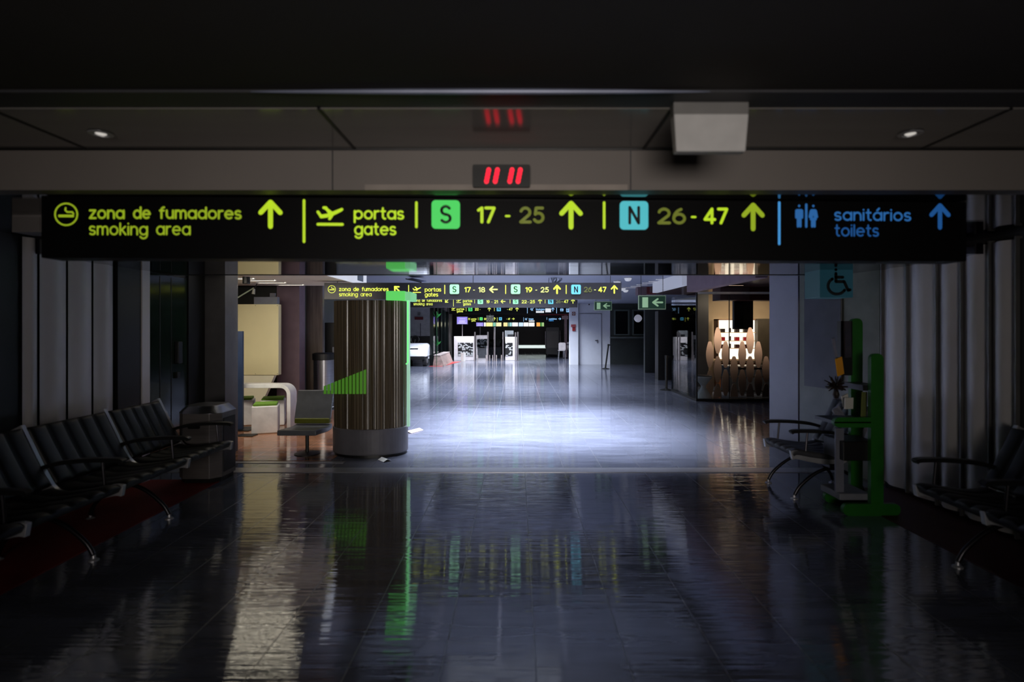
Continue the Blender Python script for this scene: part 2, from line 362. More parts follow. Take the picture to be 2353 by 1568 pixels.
S5Y = 29.5
s5 = Sign('hanging_direction_sign', 'smallest and farthest hanging sign, above the gate counters, with gate 47 and a toilets arrow', S5Y, 1073, 1291, Z(741.5, S5Y), Z(741.5, S5Y) + .36)
s5.plane(1078, 733, 6, Y3); s5.text('portas', 1083, 1095, 735, 2.7, Y3, .13); s5.text('gates', 1083.4, 1093, 739, 2.7, Y3, .12); s5.divider(1098.8, 730, 736, Y3, .4); s5.tile(1102, 1109, 729.5, 736.5, 'S', G(100, 240, 130), INK)
s5.text('22', 1112, 1117.8, 735.5, 3.3, Y3, .15); s5.arrow(1136.2, 733, 7, 0, Y3); s5.divider(1142.5, 730, 739, Y3, .4); s5.tile(1146.7, 1153.4, 729.5, 736.5, 'N', G(96, 196, 236), INK)
s5.text('-', 1163.5, 1165, 735.5, 3, Y3); s5.text('47', 1167, 1172.4, 735.5, 3.3, Y3, .15); s5.arrow(1179.3, 733, 6.5, 270, Y3); s5.divider(1203, 730, 739, BW, .4); s5.lounge(1209, 733.5, 6, BW)
s5.text('lounges', 1215, 1226, 735, 2.7, BW, .13)
s5.divider(1256.5, 730, 735, BW, .4); s5.text('sanit\u00e1rios', 1261, 1279.4, 735, 2.7, BW, .13); s5.text('toilets', 1261, 1272, 738.6, 2.7, B1, .12); s5.arrow(1286, 733, 6.5, 270, BW)
ua, za = s5.at(1215, 739.5); ub, zb = s5.at(1228, 736.6)
part_label(MB().box(ua, ub, -.012, -.002, za, zb).build('sticker', G(232, 236, 240, .9), s5.root), 'blank white sticker')
s5.hanger((.1, .9), 2.75)
# ------------------------------------------------------------------ floor
def floor_mat(name, base, grout, tile, ox, rough, bump, ior=1.7):
    m = bpy.data.materials.new(name); m.use_nodes = True
    nt = m.node_tree; b = nt.nodes['Principled BSDF']; L = nt.links.new
    tc = nt.nodes.new('ShaderNodeTexCoord'); sp = nt.nodes.new('ShaderNodeSeparateXYZ'); L(tc.outputs['Object'], sp.inputs[0])
    def math_(op, a, v=None, c=None):
        n = nt.nodes.new('ShaderNodeMath'); n.operation = op
        for i, q in enumerate((a, v, c)):
            if q is None: continue
            if isinstance(q, (int, float)): n.inputs[i].default_value = q
            else: L(q, n.inputs[i])
        return n.outputs[0]
    def line(axis, off, size, w):
        f = math_('FRACT', math_('DIVIDE', math_('ADD', sp.outputs[axis], off), size))
        d = math_('ABSOLUTE', math_('SUBTRACT', f, 0.5))
        return math_('GREATER_THAN', d, 0.5 - w / size)
    def noise(sx, sy, sc, det, dist=0.0):
        mp = nt.nodes.new('ShaderNodeMapping'); mp.inputs['Scale'].default_value = (sx, sy, 1); L(tc.outputs['Object'], mp.inputs['Vector'])
        n = nt.nodes.new('ShaderNodeTexNoise'); n.inputs['Scale'].default_value = sc; n.inputs['Detail'].default_value = det; n.inputs['Distortion'].default_value = dist
        L(mp.outputs[0], n.inputs['Vector']); return n.outputs['Fac']
    def noise_fn(): return noise(.8, .8, 1.1, 2)
    g0 = math_('MAXIMUM', line('X', ox, tile, .0026), math_('MULTIPLY', line('Y', 100.1, tile * 3, .004), .6))
    g = math_('MULTIPLY', g0, math_('MULTIPLY_ADD', noise_fn(), .9, .25))
    vein = noise(.6, 3.0, 2.2, 6, .4)
    rp = nt.nodes.new('ShaderNodeValToRGB')
    rp.color_ramp.elements[0].position = .3; rp.color_ramp.elements[1].position = .72
    rp.color_ramp.elements[0].color = tuple(c * .72 for c in base[:3]) + (1,); rp.color_ramp.elements[1].color = tuple(c * 1.25 for c in base[:3]) + (1,)
    L(vein, rp.inputs['Fac'])
    mx = nt.nodes.new('ShaderNodeMix'); mx.data_type = 'RGBA'; L(g, mx.inputs['Factor']); L(rp.outputs[0], mx.inputs['A']); mx.inputs['B'].default_value = grout
    L(mx.outputs['Result'], b.inputs['Base Color'])
    rr = math_('MULTIPLY_ADD', g, .45, rough)
    r2 = math_('MULTIPLY_ADD', noise(.5, 5, 3, 3), .05, rr); r3 = math_('SUBTRACT', r2, .025)
    L(r3, b.inputs['Roughness']); b.inputs['IOR'].default_value = ior
    h = math_('ADD', math_('MULTIPLY', noise(.55, 4.0, 1.6, 2, .3), 1.1), noise(.9, 22.0, 1.5, 3))
    h2 = math_('SUBTRACT', h, math_('MULTIPLY', g, .12))
    bp = nt.nodes.new('ShaderNodeBump'); bp.inputs['Strength'].default_value = 1.0; bp.inputs['Distance'].default_value = bump
    L(h2, bp.inputs['Height']); L(bp.outputs[0], b.inputs['Normal'])
    return m
FLOOR = floor_mat('polished_grey_tiles', rgb(92, 95, 108), rgb(62, 63, 70), .456, 100.0 + .456 * .5 - .13 + .456 * .28, .03, .0016, 2.75)
WARMFLOOR = floor_mat('warm_brown_tiles', rgb(158, 112, 84), rgb(120, 90, 70), .456, 100.0, .07, .0009, 1.9)
REDFLOOR = mat('red_border_tiles', rgb(122, 18, 14), 0.6, var=0.15, scale=3)
struct('floor', MB().box(-12, 12, -4, 44, -.1, 0), FLOOR, 'grey polished tile floor of the concourse', 'floor')
KX = X(757, 7.0)
struct('floor_kiosk', MB().box(-8, KX + .1, 6.75, 10.9, -.02, .004), WARMFLOOR, 'warm brown tiled floor around the white stools', 'floor')
struct('trim_1', MB().box(-8, 3.9, 6.2, 6.40, -.02, .006), mat('threshold_metal', rgb(176, 176, 184), .28, .6, stretch=(.3, 8, 1), scale=5), 'metal threshold strip across the floor', 'threshold')
struct('trim_2', MB().box(-8, KX + .3, 6.62, 6.70, -.02, .006), mat('threshold_metal', rgb(176, 176, 184), .28, .6), 'short metal strip before the brown floor', 'threshold')
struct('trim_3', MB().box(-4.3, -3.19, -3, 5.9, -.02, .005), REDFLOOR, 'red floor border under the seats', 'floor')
struct('trim_4', MB().box(3.2, 4.3, -3, 5.6, -.02, .005), mat('dimmed_red_border', rgb(58, 14, 12), .6), 'red floor border along the ribbed wall', 'floor')  # darker copy of the red border; dimness put into its colour

# ------------------------------------------------------------------ near hall
CEILDARK = mat('dark_ceiling_paint', rgb(44, 40, 37), .8, var=.1, scale=1.5)
CEILGLOSS = mat('glossy_ceiling_panel', rgb(128, 124, 120), .14, var=.1, scale=1.2, ior=1.6, stretch=(.4, 4, 1), bump=.05)
BULK = mat('bulkhead_paint', rgb(120, 113, 108), .6, var=.08, scale=1.2)
SOFFIT = mat('black_gloss_soffit', rgb(22, 20, 24), .035, var=.3, ior=1.75, stretch=(.3, 6, 1), scale=3, bump=.05)
Yb = 1250 / 422.7
struct('ceiling', MB().box(-5, 5, -4, 2.26, 2.64, 2.75), CEILDARK, 'matt dark ceiling over the seats', 'ceiling')
struct('ceiling_panel', MB().box(-5, 5, 2.42, Yb, 2.625, 2.75), CEILGLOSS, 'glossy ceiling panels that mirror the red clock', 'ceiling')
struct('ceiling_edge_panel', MB().box(-5, 5, 2.26, 2.419, 2.63, 2.75), mat('satin_ceiling_panel', rgb(60, 60, 64), .55, var=.1), 'satin strip of ceiling behind the metal rail', 'ceiling')
struct('trim_5', MB().tube([(-1.1 + 1.9 * i / 24, 2.25, 2.628) for i in range(25)], [.0125 * math.sin(PI * (i + .3) / 24.6) ** .6 for i in range(25)], 10), mat('rail_metal', rgb(120, 126, 148), .4, .2), 'thin rounded metal rail along the ceiling step, tapered like its fading sheen', 'trim')  # ends taper to put the fading reflection into the shape
for i, xx in enumerate((-2.34, -.88, .69, 2.2)):
    struct('trim_%d' % (6 + i), MB().box(xx - .008, xx + .008, 2.42, Yb - .002, 2.621, 2.63), BLACK, 'dark joint between two ceiling panels', 'trim')
struct('wall_bulkhead', MB().box(-4.2, 4.05, Yb, Yb + .1, 2.40, 2.75), BULK, 'pale bulkhead face that carries the red clock', 'wall')
struct('trim_11', MB().box(-4.2, 4.05, Yb - .006, Yb, 2.615, 2.625), BLACK, 'shadow joint at the top of the bulkhead', 'trim')
for i, xx in enumerate((-1.0, .62)):
    struct('trim_%d' % (12 + i), MB().box(xx - .003, xx + .003, Yb - .003, Yb, 2.40, 2.63), DARKGREY, 'thin joint in the bulkhead', 'trim')
struct('trim_14', MB().box(-.82, .6, Yb - .02, Yb + .001, 2.395, 2.425), mat('edge_strip', rgb(150, 140, 132), .6), 'pale raised edge strip under the bulkhead', 'trim')
struct('ceiling_soffit', MB().prism([(Yb + .1, 2.40), (4.5, 2.40), (4.5, z_low), (6.28, z_low), (6.28, 2.75), (Yb + .1, 2.75)], -4.2, 4.05, 'x'), SOFFIT, 'low black mirror-gloss soffit over the passage', 'ceiling')
struct('trim_15', MB().box(-4.2, 4.05, 6.26, 6.32, z_low - .004, z_low + .02), BLACK, 'black edge of the gloss soffit', 'trim')

# side walls
PANEL = mat('satin_metal_panel', rgb(224, 219, 219), .42, .15, var=.08, stretch=(1, 1, .15), scale=4)
GREENGLASS = mat('dark_green_glass', rgb(24, 40, 28), .12, var=.35, scale=2.5)
struct('wall_left', MB().box(-4.2, -4.02, -4, 7.35, 0, 2.9), DARKWALL, 'dark wall behind the seat row and steel bin', 'wall')
ys = [4.39, 4.55, 4.84, 5.13, 5.40]
for i, (a, b) in enumerate(zip([3.9] + ys[:-1], ys)):
    if i == 0: continue
    mb = MB()
    def fn(u, v, a=a, b=b):
        return (-4.0 + .035 * math.sin(PI * u) ** 2, a + .012 + (b - a - .024) * u, .3 + 2.09 * v)
    mb.grid(fn, 10, 1)
    tag(mb.build('wall_left_panel', PANEL, smooth=True), 'tall satin metal panel on the wall behind the seat row', 'wall panel', None, 'structure')
struct('wall_left_pier', MB().box(-4.1, -3.98, 5.43, 5.76, 0, 2.5), BLACK, 'black pier between panels and door', 'wall')
struct('wall_left_jamb', MB().box(-4.1, -3.97, 5.77, 5.89, 0, 2.4), PANEL, 'pale door jamb', 'wall')
d1 = struct('door_1', MB().box(-4.06, -4.0, 5.92, 6.6, 0.0, 2.25), GREENGLASS, 'dark green glass door with black handle', 'door')
MB().box(-4.0, -3.95, 6.36, 6.44, 1.23, 1.49).build('door_handle', BLACK, d1, bevel=.01)
MB().box(-4.0, -3.97, 6.37, 6.43, 1.06, 1.13).build('lock', BLACK, d1, bevel=.005)
for a in (6.1, 6.3): MB().box(-4.002, -3.996, a - .004, a + .004, .02, 2.23).build('glass_joint', BLACK, d1)
struct('wall_left_end', MB().box(-4.1, -3.99, 6.62, 6.95, 0, 2.5), BLACK, 'black wall end beside the door', 'wall')
struct('wall_left_pillar', MB().box(-4.1, -3.74, 6.98, 7.3, 0, 2.6), mat('pillar_grey', rgb(86, 84, 86), .6), 'grey pillar at the end of the seat wall', 'wall')

WX = 3.85
struct('wall_right', MB().box(WX + .06, WX + .25, -4, 6.0, 0, 2.9), DARKWALL, 'dark wall behind the ribbed metal panels', 'wall')
ys = [3.62, 4.2, 4.44, 4.72, 5.0, 5.38, 5.75]
for a, b in zip(ys, ys[1:]):
    mb = MB()
    def fn(u, v, a=a, b=b):
        return (WX + .03 - .05 * math.sin(PI * u) ** 2, a + .008 + (b - a - .016) * u, .04 + 2.3 * v)
    mb.grid(fn, 12, 1)
    m = PANEL if a > 4.1 else DARKWALL
    tag(mb.build('wall_right_panel', m, smooth=True), 'tall curved metal wall panel', 'wall panel', None, 'structure')
    struct('wall_right_joint', MB().box(WX - .002, WX + .05, b - .007, b + .007, .02, 2.36), mat('joint_metal', rgb(120, 118, 116), .4, .4), 'bright joint strip between curved panels', 'wall panel')
# slanted wall piece with poster, then the white pier
slant = [(3.85, 5.77), (3.58, 6.88), (3.75, 6.88), (4.05, 5.77)]
struct('wall_slant', MB().prism(slant, 0, 2.4, 'z'), mat('pale_green_glass_wall', rgb(112, 116, 108), .35), 'slanted pale glass wall behind the leaflet stand', 'wall')
PIERM = mat('white_pier_paint', rgb(128, 127, 138), .6, var=.03)
struct('wall_pier', MB().box(3.57, 3.95, 6.9, 7.68, 0, 2.42), PIERM, 'white pier beside the shop', 'wall')
struct('wall_right_far', MB().box(4.06, 4.2, 5.8, 7.6, 0, 2.75), DARKWALL, 'dark wall behind the white pier', 'wall')

# ------------------------------------------------------------------ bright hall ceiling; first skylight read off the floor, three beyond it added
HALLCEIL = mat('hall_ceiling_panel', rgb(150, 154, 172), .5, var=.08, stretch=(1, 5, 1), scale=2)
WELL = mat('skylight_well', rgb(60, 61, 65), .8)
SKY = glow('daylight_glazing', (.72, .80, 1.0, 1), .025, True)
ops = [(-2.5, 3.0, 7.2, 11.4), (-2.3, 1.6, 13.2, 16.4), (-3.6, 1.9, 19.5, 23.2), (-3.4, 2.2, 25.75, 27.4)]
mb = MB(); yy = 6.28
for (a, b, c, d) in ops:
    mb.box(-9, 9, yy, c, 2.75, 2.85); mb.box(-9, a, c, d, 2.75, 2.85); mb.box(b, 9, c, d, 2.75, 2.85); yy = d
mb.box(-9, 9, yy, 44, 2.75, 2.85)
struct('ceiling_hall', mb, HALLCEIL, 'pale ceiling of the bright hall with skylight openings', 'ceiling')
for i, (a, b, c, d) in enumerate(ops):
    w = MB().box(a - .05, a, c, d, 2.85, 3.6).box(b, b + .05, c, d, 2.85, 3.6).box(a, b, c - .05, c, 2.85, 3.6).box(a, b, d, d + .05, 2.85, 3.6)
    struct('wall_skylight', w, WELL, 'unseen skylight shaft, added past the first one', 'wall')
    k = struct('window_%d' % (i + 1), MB().box(a, b, c, d, 3.6, 3.63), SKY, 'unseen skylight glazing over the hall, added past the first one', 'skylight')
    fr = MB()
    n = max(2, int((b - a) / 1.1))
    for j in range(n + 1):
        xx = a + (b - a) * j / n; fr.box(xx - .03, xx + .03, c, d, 3.56, 3.6)
    fr.build('window_frame', WHITE, k)
def area(name, loc, sx, sy, power, col, rot=(0, 0, 0), spread=None):
    l = bpy.data.lights.new(name, 'AREA'); l.shape = 'RECTANGLE'; l.size = sx; l.size_y = sy; l.energy = power; l.color = col
    if spread: l.spread = math.radians(spread)
    o = bpy.data.objects.new(name, l); COL.objects.link(o); o.location = loc; o.rotation_euler = rot
    return o
for i, ((a, b, c, d), pw, sp) in enumerate(zip(ops, (760, 640, 950, 640), (56, 128, 140, 140))):
    area('skylight_fill', ((a + b) / 2, (c + d) / 2, 3.55), (b - a) * (.7 if i == 0 else .8), (d - c) * .9, pw, (.78, .85, 1.0), spread=sp)  # unseen lamps in the shafts; those past the first are added
# added unseen fill: glowing panel and weak lamp behind the viewer
struct('wall_back', MB().box(-4.3, 4.3, -4.1, -4.0, 0, 2.75), DARKWALL, 'dark end wall of the waiting hall', 'wall')
k = struct('window_9', MB().box(-2.2, 2.2, -4.0, -3.97, .9, 2.2), glow('fill_panel_glow', (1.0, .93, .86, 1), .35, True), 'added dim fill panel at the unseen end of the waiting hall', 'window')
area('hall_fill', (0, -3.8, 1.6), 2.6, 1.3, 21, (1.0, .92, .86), (PI / 2, 0, 0), 60)
# ------------------------------------------------------------------ clock, white box, downlights
YC = Yb - .045
t = thing('digital_clock', 'black digital wall clock showing 11 11 in red above the big sign', 'clock', (X(1152, YC), YC, Z(430, YC)))
w, h = (1218 - 1086) * YC / F, (430 - 378) * YC / F
MB().prism(rrect(w, h, .008, 3, 0, h / 2), 0, .043, 'y').build('case', BLACK, t)
REDLED = G(255, 40, 62, 1.25)
for xx in (1120.5, 1140.5, 1174, 1193):
    u = (xx - 1152) * YC / F; zz = (430 - 404) * YC / F; L = 12.2 * YC / F
    o = MB()
    for k in range(4):
        f = -1 + k * 2 / 3; pen(o, [[(u + f * L * .2 - .0005, zz + f * L - .004), (u + f * L * .2 + .0005, zz + f * L + .004)]], .0125, -.002)
    o.build('digit', REDLED, t)
YW = 2.36
t = thing('light_box', 'white box-shaped housing hanging from the dark ceiling', 'box lamp', (X(1634, YW), YW, Z(348, YW)))
a, b = 80 * YW / F, 86 * YW / F; hh = 2.63 - Z(348, YW)
WBOX = mat('white_box_plastic', rgb(196, 194, 192), .5)
mb = MB().add([(-a, 0, 0), (a, 0, 0), (a, .05, 0), (-a, .05, 0), (-b, -.006, hh * .76), (b, -.006, hh * .76), (b, .056, hh * .76), (-b, .056, hh * .76)], [(0,3,2,1),(4,5,6,7),(0,1,5,4),(1,2,6,5),(2,3,7,6),(3,0,4,7)])
mb.build('housing', WBOX, t, bevel=.006)
MB().box(-b, b, 0, .05, hh * .76, hh + .002).build('mounting_collar', mat('grey_collar', rgb(120, 118, 116), .5), t)
dl = None
for (px, lab) in ((232, 'small recessed downlight in the glossy ceiling above the seat row'), (2092, 'small recessed downlight in the glossy ceiling above the ribbed wall')):
    Yd = 2.72
    if dl is None:
        dl = thing('downlight', lab, 'ceiling lamp', (X(px, Yd), Yd, 2.625), 0, 'recessed downlights')
        MB().lathe([(.055, -.004), (.052, -.008), (.036, -.008), (.034, .002)], n=28).build('ring', CHROME, dl)
        MB().lathe([(.020, -.0075), (.032, .001)], n=20).build('lamp', G(255, 248, 238, .55), dl)
    else: dup(dl, (X(px, Yd), Yd, 2.625), lab)
Yj = 1250 / 347
t = thing('loudspeaker', 'small grey box under the soffit beside the end of the widest sign', 'loudspeaker', (X(58, Yj), Yj, 2.285))
MB().box(-.09, .11, 0, .16, 0, .117).build('housing', mat('grey_box', rgb(128, 122, 120), .6), t, bevel=.004)
MB().box(-.08, .10, -.004, 0, .01, .10).build('grille', mat('grey_grille', rgb(118, 112, 110), .7), t)

# ------------------------------------------------------------------ tandem seating
def bez(p, n=10):
    """smooth path through points (Catmull-Rom)"""
    P = [p[0]] + list(p) + [p[-1]]; out = []
    for i in range(1, len(P) - 2):
        for k in range(n):
            t_ = k / n; a, b, c, d = (Vector(q) for q in P[i - 1:i + 3])
            out.append(tuple(.5 * ((2 * b) + (c - a) * t_ + (2 * a - 5 * b + 4 * c - d) * t_ ** 2 + (3 * b - a - 3 * c + d) * t_ ** 3)))
    out.append(tuple(p[-1])); return out
SIDE = bez([(0, .90), (.06, .78), (.17, .56), (.27, .41), (.40, .375), (.60, .40), (.74, .43), (.80, .425)], 6)
PADB = bez([(.03, .885), (.09, .76), (.19, .57), (.26, .46)], 6)
PADS = bez([(.26, .425), (.40, .40), (.60, .42), (.74, .445), (.785, .43)], 6)
def pad(path, y0, y1, ribs=5, th=.045):
    mb = MB(); n = len(path) - 1
    P = [Vector(q) for q in path]
    def nrm(i):
        d = (P[min(i + 1, n)] - P[max(i - 1, 0)]).normalized(); return Vector((-d.y, d.x)) * -1
    def fn(u, v, side):
        i = int(round(u * n)); b = abs(math.sin(PI * ribs * v)) ** .45
        e = min(1, min(u, 1 - u) * 12) ** .5
        q = P[i] - nrm(i) * (th * .5 + .020 * b * e) * side
        return (q.x, y0 + (y1 - y0) * v, q.y)
    mb.grid(lambda u, v: fn(u, v, 1), n, ribs * 8); mb.grid(lambda u, v: fn(u, v, -.6), n, ribs * 8)
    nv = ribs * 8 + 1; N1 = (n + 1) * nv
    rim = [i * nv for i in range(n + 1)] + [n * nv + j for j in range(1, nv)] + [i * nv + nv - 1 for i in range(n - 1, -1, -1)] + [j for j in range(nv - 2, 0, -1)]
    mb.f += [(rim[i], rim[(i + 1) % len(rim)], N1 + rim[(i + 1) % len(rim)], N1 + rim[i]) for i in range(len(rim))]
    return mb
VINYL = mat('ribbed_black_vinyl', rgb(10, 10, 11), .46, var=.15, scale=40)
LEGM = mat('dark_leg_metal', rgb(60, 58, 62), .3, .9)
def bench(label, loc, rotz, frames, legs, vinyl=VINYL):
    """local: back at x=0, nose at x=.8, seats along +y"""
    t = thing('tandem_seat_bench', label, 'seat bench', loc, rotz, 'tandem seat benches along the walls')
    y0, y1 = frames[0], frames[-1]
    MB().box(.36, .44, y0 + .03, y1 - .03, .30, .345).build('beam', LEGM, t, bevel=.006)
    for y in frames:
        f = MB().band(SIDE, .03, .085, y - .019, y + .019).build('side_frame', CHROME, t, bevel=.005)
    for y in frames:
        MB().band(bez([(.20, .60), (.34, .635), (.56, .655), (.76, .655), (.80, .64)], 5), .03, .03, y - .028, y + .028).build('armrest', BLACK, t, bevel=.01)
        MB().tube([(.66, y, .42), (.64, y, .64)], .010, 8).build('armrest_post', LEGM, t)
    for a, b in zip(frames, frames[1:]):
        pad(PADB, a + .022, b - .022).build('back_pad', vinyl, t, smooth=True)
        pad(PADS, a + .022, b - .022).build('seat_pad', vinyl, t, smooth=True)
    for y in legs:
        l = MB().tube([tuple(q) for q in bez([(.76, y, .035), (.70, y, .13), (.55, y, .25), (.40, y, .295), (.25, y, .25), (.12, y, .13), (.08, y, .035)], 6)], .017, 8).build('leg', LEGM, t, smooth=True)
        for xx in (.76, .08): MB().lathe([(.034, 0), (.034, .006), (.014, .016), (.011, .05)], xx, y, 14).build('foot_glide', CHROME, l)
    return t
bench('black ribbed tandem seats with aluminium frames ending at the steel bin', (-3.76, 0, 0), 0, (2.5, 3.3, 4.1, 4.92, 5.66), (3.0, 3.86, 4.7))
bench('grey-black tandem seats seen from the side, next to the green leaflet stand', (3.44, 0, 0), PI, (-5.24, -5.80), (-5.25, -5.79), mat('grey_vinyl', rgb(62, 62, 66), .4, var=.12, scale=30))
bench('tandem seats almost lost in the dark against the ribbed metal wall', (3.80, 0, 0), PI, (-2.9, -3.5, -4.1), (-3.15, -3.75))

# ------------------------------------------------------------------ steel bin
t = thing('litter_bin', 'square stainless steel litter bin with sloped top at the end of the seat row', 'bin', (-3.39, 5.98, 0))
BINM = mat('bin_steel', rgb(120, 114, 112), .38, .35, stretch=(1, 1, 20), scale=4)
o8 = lambda s_, c: [(-s_, -s_ + c), (-s_ + c, -s_), (s_ - c, -s_), (s_, -s_ + c), (s_, s_ - c), (s_ - c, s_), (-s_ + c, s_), (-s_, s_ - c)]
MB().prism(o8(.23, .09), .05, .74, 'z').build('body', BINM, t, bevel=.004)
MB().prism(o8(.21, .08), 0, .05, 'z').build('plinth', BLACK, t)
lo, hi = o8(.235, .09), o8(.17, .06)
MB().add([(p[0], p[1], .74) for p in lo] + [(p[0], p[1], .815) for p in hi], [tuple(range(7, -1, -1)), tuple(range(8, 16))] + [(i, (i + 1) % 8, 8 + (i + 1) % 8, 8 + i) for i in range(8)]).build('sloped_lid', STEEL, t, bevel=.003)
MB().prism(rrect(.13, .035, .016, 4, -.02, .60), -.236, -.228, 'y').build('slot', BLACK, t)
MB().box(.232, .238, -.12, .12, .1, .68).build('side_door', DARKGREY, t)

# ------------------------------------------------------------------ leaflet stand
YF, YR = 4.77, 5.13
t = thing('leaflet_stand', 'green framed leaflet stand holding brochures beside the tandem seats', 'leaflet stand', (X(2016, YF), YF, 0))
def L2(px, py, Y): return (X(px, Y) - X(2016, YF), Z(py, Y))
fw = 23 * YF / F
xf = 0.0
def bar(mb, x0, x1, z0, z1, y0, y1, r):
    return mb.prism(rrect(abs(x1 - x0), abs(z1 - z0), r, 5, (x0 + x1) / 2, (z0 + z1) / 2), y0, y1, 'y')
fr = MB(); zt = L2(2016, 813, YF)[1]
bar(fr, -.055, .055, .02, zt, 0, .045, .05)
bar(fr, L2(1917, 0, YF)[0], .05, L2(0, 983, YF)[1], L2(0, 960, YF)[1], .001, .044, .05)
bar(fr, L2(1938, 0, YF)[0], L2(2070, 0, YF)[0], 0, .105, .0005, .0445, .05)
fr.build('front_frame', GREENFRAME, t)
rr = MB(); xr = X(1969, YR) - X(2016, YF); zr = Z(732, YR)
yr0 = YR - YF
bar(rr, xr - .055, xr + .055, .09, zr, yr0, yr0 + .045, .05)
bar(rr, xr - .30, xr + .2, 0, .10, yr0 + .001, yr0 + .044, .045)
rr.build('rear_frame', GREENFRAME, t)
x0 = L2(1950, 0, YF)[0]
MB().box(x0 - .02, .04, .046, yr0 - .002, Z(1063, YF), Z(1018, YF) - .0).build('lower_tray', BLACK, t, bevel=.008)
MB().box(x0 - .10, .05, .046, yr0 - .002, Z(983, YF) + .02, Z(983, YF) + .05).build('middle_shelf', BLACK, t)
MB().box(xr - .14, xr + .03, .05, yr0 - .002, Z(900, YF), Z(895, YF) + .03).build('upper_shelf', BLACK, t)
MB().box(-.30, -.02, .05, yr0 - .002, .12, .18).build('bottom_tray', mat('pale_tray', rgb(120, 122, 130), .5), t, bevel=.01)
MB().box(xr - .17, xr - .06, yr0 - .03, yr0 + .03, Z(760, YR) - .42, Z(738, YR)).build('back_board', BLACK, t)
def leaf(name, label, px, py, w_, h_, Y, m, tilt=0.0, group='leaflets in the green stand', yaw=.5, th=.012):
    o = MB().box(-w_ / 2, w_ / 2, -th / 2, th / 2, 0, h_).build(name, m)
    o.location = (X(px, Y), Y, Z(py, Y)); o.rotation_euler = (0, tilt, yaw)
    return tag(o, label, 'leaflet', group)
YELLOW = mat('yellow_print', rgb(250, 170, 20), .5)
BROCH = mat('dark_brochure', rgb(40, 30, 24), .4, var=.6, scale=12)
SILVER = mat('clear_sleeve', rgb(150, 150, 165), .2, .3)
zsh = Z(900, YF) + .05
leaf('leaflet', 'yellow leaflet sticking out of the stand in a clear sleeve', 1932, 862, .09, .16, 4.93, YELLOW, -.22)
leaf('leaflet', 'thin silvery leaflet leaning behind the yellow one', 1926, 842, .03, .27, 5.03, SILVER, -.3)
leaf('leaflet', 'dark brochure on the top board of the stand', 1948, 822, .10, .34, 5.06, BROCH, -.02)
leaf('leaflet', 'white leaflet below the dark brush-like display of the stand', 1944, 932, .09, .10, 4.95, PAPER, -.25)
leaf('leaflet', 'white leaflet standing at the middle of the stand', 1950, 940, .12, .10, 4.88, PAPER, .05)
leaf('leaflet', 'pale green leaflet behind the front frame of the stand', 1984, 958, .07, .22, 4.86, mat('olive_print', rgb(110, 120, 60), .5), .08)
MB().box(L2(1936, 0, YF)[0], L2(1955, 0, YF)[0], .10, .12, Z(1140, YF), Z(990, YF)).build('side_panel', mat('pale_reflection_panel', rgb(110, 112, 124), .5), t)  # pale strip added where a reflection shows, not a stand part
br = MB()
for i in range(60):
    a = random.uniform(0, 2 * PI); e = random.uniform(-.5, 1.2); d = Vector((math.cos(a) * math.cos(e), math.sin(a) * math.cos(e), math.sin(e))) * random.uniform(.07, .11)
    br.tube([(0, 0, 0), tuple(d)], [.012, .004], 5)
br.lathe([(.02, -.11), (.03, -.08), (.01, 0)], n=12)
tag(br.build('dried_flower', BROCH, loc=(X(1921, 4.98), 4.98, Z(888, 4.98))), 'dark round dried flower head poking out of the leaflet stand', 'flower')
br2 = MB()
for i in range(14):
    a = -.2 + i * .08; br2.tube([(0, 0, 0), (-.10 * math.cos(a), .02 * math.sin(7 * a), .09 * math.sin(a) + .03)], [.004, .009], 5)
tag(br2.build('leaflet_fan', SILVER, loc=(X(1940, 4.95), 4.95, Z(955, 4.95))), 'fanned silvery leaflets above the middle arm of the stand', 'leaflet')

# ------------------------------------------------------------------ accessible sign, pole, poster
YA = 5.72
t = thing('accessibility_sign', 'dim blue box sign with a wheelchair symbol hanging above the leaflet stand', 'sign', (X(1922, YA), YA, Z(684, YA)))
a, h = 38 * YA / F, 76 * YA / F
MB().prism(rrect(2 * a, h, .006, 2, 0, h / 2), 0, .3, 'y').build('housing', G(20, 52, 62, .55), t)
wc = [[(-.05, .36), (-.05, .37)], [(-.05, .24), (-.05, -.02), (.2, -.02), (.32, -.3), (.38, -.28)], [(-.05, .12), (.16, .12)], arc(-.02, -.16, .27, .26, 120, 330, 16)]
pen(MB(), [[(p[0] * h * 1.0 + .01, h / 2 + p[1] * h * .95) for p in q] for q in wc], .016, -.003).build('wheelchair_symbol', INK, t)
MB().tube([(0, .15, h - .002), (0, .15, z_low - Z(684, YA))], .012, 8).build('hanging_rod', DARKGREY, t)
# poster on the slanted wall
def slantp(f, off=.012):
    a_, b_ = Vector((3.85, 5.77)), Vector((3.58, 6.88)); p = a_ + (b_ - a_) * f; n = Vector((b_.y - a_.y, -(b_.x - a_.x))).normalized() * -1
    return p + n * off
p0, p1 = slantp(.42), slantp(.92)
q0, q1 = slantp(.42, .001), slantp(.92, .001)
t = thing('poster_board', 'dark grey poster board on the slanted pale wall', 'poster', (p0.x, p0.y, .93))
MB().prism([(q.x - p0.x, q.y - p0.y) for q in (p0, p1, q1, q0)], 0, 1.30, 'z').build('board', mat('poster_print', rgb(66, 68, 80), .4, var=.25, scale=3), t)
MB().tube([(p0.x - p0.x, 0, 0), (0, 0, 1.30)], .012, 6).build('edge_strip', BLACK, t)
